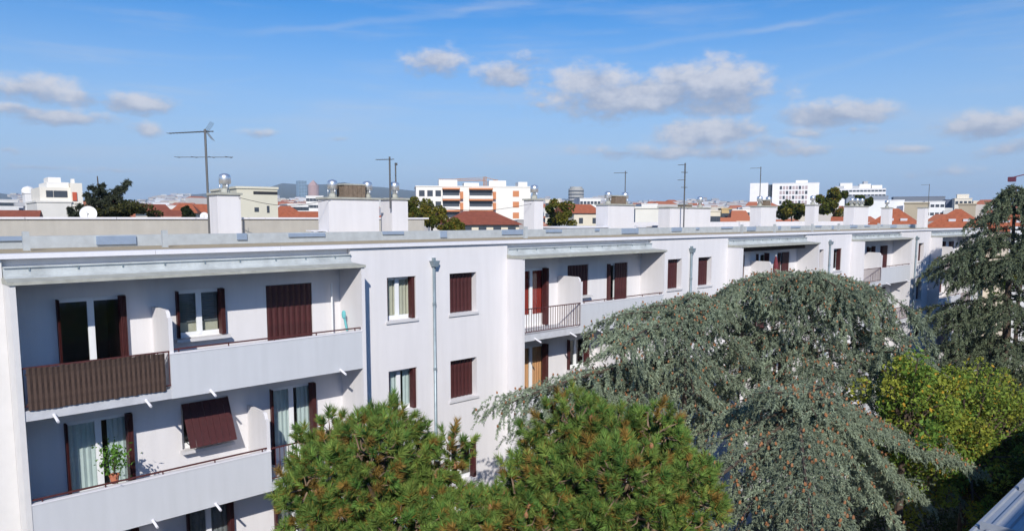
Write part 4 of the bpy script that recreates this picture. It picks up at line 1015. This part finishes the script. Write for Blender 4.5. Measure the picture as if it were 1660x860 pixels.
# --- left
house('office_block', 'low white block at the far left edge of the skyline', -30, 30, 324, 320, 15, .2, CW, 2, 6, (2, 1.2))
house('low_house', 'low brown-red roof below the far left white block', -10, 57, 340, 110, 8, -.1, CR, 0, 0, roof='gable', roofh=1.2, rmat=TILEB)
t, w, h = house('slim_tower', 'slim white tower with rounded top at the far left', 40, 57, 314, 230, 6, .1, CW)
MB().lathe((0, 3, h), [(1.6, .26), (1.6, 1.0), (1.2, 1.7), (.2, 2.1)], 16).build('rounded_top', wm(CW), t)
for k in range(5): addbox(t, 'balcony', wm(GRY), -w / 2 - 2.2, -w / 2 - .01, 0.3, 4, h - 3.2 - k * 2.9, h - 2.2 - k * 2.9)
t, w, h = house('stepped_building', 'white stepped apartment building left of the dark cedar', 60, 116, 328, 130, 14, .12, (.66, .64, .60), 0, 0)
W2 = wm((.74, .72, .68)); W3 = wm((.74, .70, .62))
st_ = addbox(t, 'upper_storey', W3, -w * .38, w * .52, .8, 12, h + .26, h + 2.3)
addbox(t, 'upper_storey', W2, -w * .15, w * .5, 1.4, 11, h + 2.3, h + 3.1)
addbox(t, 'stair_tower', W2, -w * .06, w * .32, 3, 8, h + 3.1, h + 3.9)
addbox(t, 'side_wing', W3, w * .52, w * .86, .2, 10, h - 4, h + 3.0); addbox(t, 'chimney', W2, w * .60, w * .70, 2, 3, h + 3.0, h + 3.7)
addbox(t, 'sun_blind', mat('red cloth', (.5, .10, .05), .8), w * .55, w * .68, .05, .19, h + .3, h + 1.6)
for q in (.02, .22, -.2): addbox(t, 'window', WINM, w * q, w * q + .9, .74, .85, h + .8, h + 1.8)
house('cream_house', 'small cream house with a brown roof right of the dark cedar', 238, 274, 330, 95, 7, .2, CR, 1, 3, (.6, .8), roof='gable', roofh=.9, rmat=TILEB)
house('cream_house', 'cream house with orange roof left of the tall aerial', 276, 316, 329, 105, 7, -.1, CR, 1, 3, (.6, .8), roof='hip', roofh=1.2)
house('cream_house', 'orange roofed house partly behind the leftmost chimney', 312, 352, 330, 112, 7, .15, (.66, .58, .50), 1, 3, (.6, .8), roof='hip', roofh=1.3)
house('cream_house', 'pale house with a low tiled roof behind the bush', 255, 306, 340, 72, 6, .1, (.70, .60, .52), 0, 0, roof='gable', roofh=.6, rmat=TILEB)
t, w, h = house('beige_block', 'plain beige block with a dark slot under its roof right of the leftmost chimney', 384, 450, 306, 88, 12, .28, (.62, .59, .48))
addbox(t, 'roof_slot', DARKM, -w * .1, w * .5, -.03, .2, h - .62, h - .28); addbox(t, 'window', WINM, -.4, .1, -.03, .2, h - 2.6, h - 2.1); addbox(t, 'window', WINM, 1.0, 1.3, -.03, .2, h - 2.7, h - 1.9)
for (xa, xb, yt, d, lab, c, r) in ((450, 486, 333, 150, 'orange roof just right of the beige block', CR, 'hip'), (478, 524, 342, 120, 'long low orange roof before the double chimney', CR, 'gable'), (452, 480, 343, 100, 'small orange roof below the glass tower', CR, 'gable')):
    house('town_house', lab, xa, xb, yt, d, 9, .15, c, 1, 3, (.8, 1.0), roof=r, roofh=1.5)
house('white_block', 'white low block below the pink round tower', 496, 524, 318, 330, 14, 0, CW, 3, 5, (1.4, 1.3)); house('white_block', 'pale stepped block behind the orange roofs', 466, 500, 331, 260, 14, .2, CW, 3, 6, (1.4, 1.2))
# --- two towers far away
t, w, h = house('glass_tower', 'tall blue glass tower far away on the skyline', 484, 497, 293, 2600, 30, .3, (.25, .36, .46), 14, 3, (8, 2.2), fh=5)
c = atD(508, 300, 2500); t = thing('round_tower', 'round pinkish tower with a pointed top beside the glass tower', 'building', (c[0], c[1], 0))
MB().lathe((c[0], c[1], 0), [(18, 0), (18, c[2])], 20).build('shaft', wm((.42, .27, .24)), t)
MB().lathe((c[0], c[1], c[2]), [(18, 0), (15, 4), (.3, 17)], 4).build('pointed_top', wm((.40, .26, .24)), t)
c = atD(934, 306, 950); t = thing('grey_tower', 'grey round tower block on the skyline right of the olive tree', 'building', (c[0], c[1], 0))
MB().lathe((c[0], c[1], 0), [(10, 0), (10, c[2]), (8, c[2] + .1), (8, c[2] + 2.5)], 18).build('shaft', wm((.38, .38, .36)), t)
for k in range(5): MB().lathe((c[0], c[1], c[2] - 4 - 4.2 * k), [(10.12, 0), (10.12, 1.6)], 18).build('window_band', WINM, t)
# --- block with orange balconies
t, w, h = house('balcony_block', 'white apartment block with orange balconies behind the brown tiled roof', 675, 862, 303, 185, 14, .10, (.74, .72, .67), 0, 0)
OR = wm((.55, .22, .10))
for (a, e) in ((-.30, .0), (.16, .36)): pass
for (a, e) in ((.225, .375), (.455, .66)):
    xa, xe = -w / 2 + a * w, -w / 2 + e * w
    for k in range(4):
        zt = h - .7 - k * 2.75
        addbox(t, 'loggia', WINM, xa + .1, xe - .1, -.03, .3, zt - 1.5, zt)
        addbox(t, 'balcony', W2, xa, xe, -1.2, .02, zt - 2.3, zt - 1.5); addbox(t, 'balcony_top', OR, xa, xe, -1.25, .02, zt + .02, zt + .4)
        addbox(t, 'balcony_side', OR, xe + .02, xe + .8, -1.1, .02, zt - 2.3, zt - .5)
for a in (.05, .12, .19): 
    for k in range(3): addbox(t, 'window', WINM, -w / 2 + a * w - .7, -w / 2 + a * w + .7, -.03, .2, h - 2.4 - k * 2.75, h - .9 - k * 2.75)
for k in range(3): addbox(t, 'window', OR, -w / 2 + .84 * w, -w / 2 + .84 * w + 1.6, -.03, .2, h - 2.4 - k * 2.75, h - .9 - k * 2.75)
for (a, e, u) in ((.20, .36, 1.6), (.42, .55, .9), (.64, .79, 1.5), (.9, .98, 1.2)): addbox(t, 'roof_block', W2, -w / 2 + a * w, -w / 2 + e * w, 2, 7, h + .25, h + .25 + u)
house('tiled_house', 'cream house with a wide brown tiled roof in front of the balcony block', 722, 842, 341, 64, 8, .1, (.66, .60, .48), 1, 5, (.7, .9), fh=3, roof='hip', roofh=1.15, rmat=TILEB, top_gap=.3)
# --- centre
house('gable_house', 'cream gabled house with a small orange roof behind a chimney', 931, 975, 330, 130, 10, .45, (.66, .60, .48), 1, 2, (.8, 1.0), roof='gable', roofh=1.6)
house('pale_block', 'low pale block just left of the grey tower', 884, 908, 324, 210, 10, 0, CR, 2, 4, (1, 1.2)); house('white_hall', 'long white hall right of the vented chimney', 1030, 1075, 338, 90, 12, .1, (.68, .66, .60), 0, 0)
house('white_block', 'white flat roofed block above the middle chimneys', 940, 974, 322, 260, 12, .2, CW, 2, 6, (1, 1)); house('white_block', 'small white block left of the wide chimney', 1040, 1066, 331, 240, 12, .2, CW, 2, 5, (1, 1))
for k, (xa, xb, yt, d) in enumerate(((1150, 1168, 343, 150), (1170, 1186, 339, 170), (1188, 1204, 341, 160), (1204, 1222, 338, 180))):
    house('terrace_house', ['cream narrow house right of the wide chimney', 'ochre narrow house, second right of the wide chimney', 'pale narrow house, third right of the wide chimney', 'white narrow house beside the square chimney'][k], xa, xb, yt, d, 8, .1, [(.66, .60, .48), (.5, .36, .18), (.7, .66, .6), (.74, .72, .7)][k], 2, 3, (.7, 1.1))
# --- white tower block
t, w, h = house('tower_block', 'white high-rise slab with a grid of windows on the skyline', 1252, 1328, 297, 420, 14, 0, (.78, .77, .77), 0, 0)
PINKG = wm((.44, .36, .36))
for k in range(6):
    for c_ in range(9): addbox(t, 'window', PINKG if (k + c_) % 3 else WINM, -w / 2 + w * (.16 + .068 * c_), -w / 2 + w * (.16 + .068 * c_ + .05), -.05, .2, h - 3.2 - k * 2.6, h - 1.4 - k * 2.6)
addbox(t, 'wing', wm((.78, .77, .77)), -w / 2 - 11.5, -w / 2 - 2.2, -1, 10, 0, h + .4); addbox(t, 'link', WINM, -w / 2 - 2.2, -w / 2, 2, 8, 0, h - .4)
addbox(t, 'roof_block', W2, 0, 6, 3, 8, h + .25, h + 1.7)
# --- white stepped building
t, w, h = house('white_complex', 'white stepped building with roof plant on the right skyline', 1352, 1436, 306, 620, 20, .1, (.76, .76, .77), 2, 14, (2.2, 1.4), fh=3.4)
for k, (a, e, u) in enumerate(((.02, .2, 2.2), (.12, .36, 4.5), (.36, .5, 2.2), (.5, .72, 3.6), (.58, .66, 5.6), (.74, .94, 2.6))): addbox(t, 'roof_plant', W2 if k % 2 else wm(GRY), -w / 2 + a * w, -w / 2 + e * w, 3 + k * .3, 12 + k * .3, h + .25, h + .25 + u)
house('long_office', 'long dark glazed office on the right skyline', 1448, 1532, 319, 520, 16, .1, (.16, .18, .22), 0, 0); house('white_hall', 'white flat hall below the stepped building', 1395, 1466, 325, 330, 14, .1, (.72, .73, .74), 0, 0)
house('long_shed', 'low grey-roofed shed left of the dark office', 1372, 1440, 318, 560, 14, .1, (.25, .28, .33), 0, 0)
house('white_block', 'white block below the dark long office', 1500, 1532, 327, 300, 12, .1, (.76, .76, .76), 2, 4, (1.2, 1.0)); house('white_block', 'pale long block in front of the dark office', 1462, 1500, 327, 350, 12, .1, CW, 1, 6, (1.2, 1))
t, w, h = house('cream_tower', 'cream stepped tower left of the dark conical cedar', 1548, 1576, 322, 330, 12, .1, CR, 3, 4, (1, 1.2)); addbox(t, 'roof_block', wm(CR), -2, 2, 2, 5, h + .25, h + 1.8)
house('cream_block', 'low cream block further right of the stepped tower', 1578, 1612, 326, 340, 12, .1, CR, 2, 6, (1, 1.2)); house('dark_block', 'dark blue block left of the cream stepped tower', 1534, 1548, 324, 340, 12, .1, (.12, .14, .2), 0, 0)
house('bare_gable', 'bare beige gable wall behind the orange roofs', 1466, 1506, 330, 140, 8, .0, (.44, .38, .28), 0, 0); house('bare_gable', 'second beige gable wall nearer the dark cedar', 1554, 1582, 332, 140, 8, .0, (.42, .36, .27), 0, 0)
# --- orange hip roofs behind the far end of the building
for (xa, xb, yt, d, lab, yaw) in ((1398, 1492, 337, 108, 'orange hip roof nearest the wide chimney at the far end', -.1), (1496, 1596, 338, 112, 'orange hip roof in the middle of the row at the far end', -.1), (1586, 1680, 340, 116, 'orange hip roof behind the dark conical cedar', -.1)):
    t, w, h = house('hip_roof_house', lab, xa, xb, yt, d, 11, yaw, (.62, .55, .46), 1, 6, (.9, 1.3), roof='hip', roofh=2.7, hip=.5)
    for q in (-.1, .14):
        addbox(t, 'skylight', wm((.6, .62, .66)), w * q, w * q + .8, 2.0, 2.9, h + .75, h + 1.35)
house('low_tiled_house', 'small orange roof left of the far wide chimney', 1352, 1402, 351, 80, 6, 0, CR, 0, 0, roof='gable', roofh=.8)
t, w, h = house('white_house', 'white house with a round window at the right edge', 1638, 1690, 372, 92, 8, 0, (.74, .74, .74), 0, 0)
MB().tube([(-w / 2 + 1.5, -.06, h - 1.3), (-w / 2 + 1.5, .1, h - 1.3)], .42, 16).build('round_window', WINM, t)

# cranes
def crane(label, x, ytop, d, ybase, jib, cj, col):
    tp = atD(x, ytop, d); t = thing('tower_crane', label, 'crane', (tp[0], tp[1], 0)); m = mat('crane ' + label[:6], col, .6); s = d / 1000
    b = MB()
    for sx in (-1, 1):
        for sy in (-1, 1): b.box(tp[0] + sx * .8 - .2, tp[0] + sx * .8 + .2, tp[1] + sy * .8 - .2, tp[1] + sy * .8 + .2, 0, tp[2])
    zz = 2
    while zz < tp[2]: b.box(tp[0] - .9, tp[0] + .9, tp[1] - .9, tp[1] + .9, zz, zz + .25); zz += 3
    b.build('mast', m, t)
    d1 = np.array([RT[0], RT[1], 0]) * jib; q = MB(); n = 16
    for k in range(2): q.tube([tp + np.array([0, 0, -3 + 1.3 * k]) , tp + np.array([0, 0, -3 + 1.3 * k]) + d1], .22, 5)
    for k in range(n): q.tube([tp + np.array([0, 0, -3]) + d1 * k / n, tp + np.array([0, 0, -1.7]) + d1 * (k + .5) / n, tp + np.array([0, 0, -3]) + d1 * (k + 1) / n], .12, 4)
    q.tube([tp, tp - d1 / np.linalg.norm(d1) * cj + np.array([0, 0, -2.5])], .25, 5); q.tube([tp, tp + d1 * .7 + np.array([0, 0, -1.7])], .12, 4)
    q.build('jib', m, t)
    e = tp - d1 / np.linalg.norm(d1) * cj; MB().box(e[0] - 1.4, e[0] + 1.4, e[1] - 1.4, e[1] + 1.4, tp[2] - 4.4, tp[2] - 2.2).build('counterweight', m, t)
crane('pale orange tower crane behind the balcony block', 786, 287, 600, 340, -38, 9, (.5, .27, .14))
crane('dark red tower crane reaching in at the right edge', 1676, 279, 420, 340, 30, 10, (.12, .02, .035))

# far town reading as one mass
vs, fs, cs, o = [], [], [], 0
PAL = np.array([(.70, .69, .66), (.66, .60, .50), (.60, .56, .52), (.72, .72, .74), (.45, .43, .42), (.62, .52, .42), (.55, .55, .58)])
def town(n, dmin, dmax, hmin, hmax, lowonly=False):
    global o
    for k in range(n):
        az = PHI + rng.uniform(-.78, .78)
        if lowonly and ridge_y(PX - math.tan(az - PHI) * FPX) < 317: continue
        d = math.exp(rng.uniform(math.log(dmin), math.log(dmax)))
        cx, cy = d * math.cos(az), d * math.sin(az); g0 = ground_h(d, az); s = (d / 900) ** .5
        w, dp, h = rng.uniform(8, 22) * s, rng.uniform(8, 14) * s, rng.uniform(hmin, hmax)
        if d > 500 and rng.uniform() < .03: h *= 1.35
        ya = az + math.pi / 2 + rng.uniform(-.5, .5); u = np.array([math.cos(ya), math.sin(ya), 0]); v_ = np.array([-math.sin(ya), math.cos(ya), 0]); c = np.array([cx, cy, 0])
        col = PAL[rng.integers(len(PAL))] * rng.uniform(.8, 1.05); roofc = np.array([.38, .13, .07]) if rng.uniform() < .45 else col * .75
        q = [c + u * a * w / 2 + v_ * e * dp / 2 for a, e in ((-1, -1), (1, -1), (1, 1), (-1, 1))]
        lo = [p + np.array([0, 0, g0 - 8]) for p in q]; hi = [p + np.array([0, 0, g0 + h]) for p in q]; rh = rng.uniform(1, 2.2) if roofc[0] < .39 and roofc[1] < .14 else .2
        rt = [p + np.array([0, 0, g0 + h + rh]) for p in [c + u * -w / 3, c + u * w / 3]]
        V = lo + hi + hi + rt; vs.extend(V)
        cs.extend([col] * 8 + [roofc] * 6)
        for f_ in ((0, 1, 5, 4), (1, 2, 6, 5), (2, 3, 7, 6), (3, 0, 4, 7), (8, 9, 13, 12), (10, 11, 12, 13), (9, 10, 13, 13), (11, 8, 12, 12)): fs.append([o + i for i in f_])
        # window rows as recessed dark strips
        o += 14
town(420, 150, 300, 11, 15.5); town(1500, 300, 900, 12, 22); town(3000, 900, 2700, 10, 20); town(3200, 2600, 4900, 9, 17, True); town(150, 2600, 3400, 8, 13)
V = np.array(vs); Fq = np.array(fs); tri = np.concatenate([Fq[:, [0, 1, 2]], Fq[:, [0, 2, 3]]]); ok = (tri[:, 0] != tri[:, 1]) & (tri[:, 1] != tri[:, 2]) & (tri[:, 0] != tri[:, 2])
FAR = mat('far town', (1, 1, 1), .9, tint=True, var=.12, vscale=.15)
tw_ = tint_mesh('far_town', V, tri[ok], np.array(cs), FAR); tag(tw_, 'dense pale roofs of the far town along the horizon', None, None, 'stuff')
# dark tree belts between the far houses
pr = []
for k in range(260):
    az = PHI + rng.uniform(-.78, .78); d = math.exp(rng.uniform(math.log(220), math.log(2500))); g0 = ground_h(d, az); s = rng.uniform(4, 8); m = 90
    p = rand_dirs(m) * rng.uniform(.4, 1, (m, 1)) * np.array([s, s, s * .75]) + np.array([d * math.cos(az), d * math.sin(az), g0 + s * 1.1])
    pr.append(leaves(p, rng.uniform(.6, 1.3, m) * s * .2, np.array([.07, .09, .025]) * rng.uniform(.5, 1.6, (m, 1))))
v, f, c3 = cat(pr); u_ = tint_mesh('far_trees', v, f, c3, LEAF); tag(u_, 'far off tree masses between the town roofs', None, None, 'stuff')

# ================================================================== haze
HAZE = 1.5e-4
if HAZE:
    b = MB().box(-8500, 8500, -8500, 8500, -12, 310); hz = b.build('haze', []); tag(hz, 'thin blue haze over the town', None, None, 'stuff')
    m = bpy.data.materials.new('haze'); m.use_nodes = True; t = m.node_tree; t.nodes.clear()
    vp = NN(t, 'ShaderNodeVolumePrincipled'); vp.inputs['Density'].default_value = HAZE; vp.inputs['Color'].default_value = (.62, .80, 1.0, 1); vp.inputs['Anisotropy'].default_value = 0.0
    oo = NN(t, 'ShaderNodeOutputMaterial'); t.links.new(vp.outputs[0], oo.inputs['Volume']); hz.data.materials.append(m)
GRP = {'blue_cedar': 'blue cedars in the courtyard', 'pine_tree': 'pines in the courtyard', 'autumn_tree': 'autumn trees in the courtyard', 'town_tree': 'trees beyond the roof', 'rooftop_antenna': 'aerials on the roof',
       'satellite_dish': 'dishes on the rear parapet', 'cream_house': 'cream houses on the left', 'town_house': 'orange roofed houses behind the roof', 'white_block': 'white blocks of the town', 'terrace_house': 'narrow houses behind the roof',
       'hip_roof_house': 'orange hip roofs at the far end', 'tower_crane': 'cranes over the town', 'bare_gable': 'bare gables behind the roofs', 'white_hall': 'white halls of the town'}
for ob in COL.objects:
    if ob.parent is None and 'category' in ob.keys():
        g_ = GRP.get(ob.name.split('.')[0])
        if g_: ob['group'] = g_
print('TRIS', NTRI, sum(NTRI.values()))
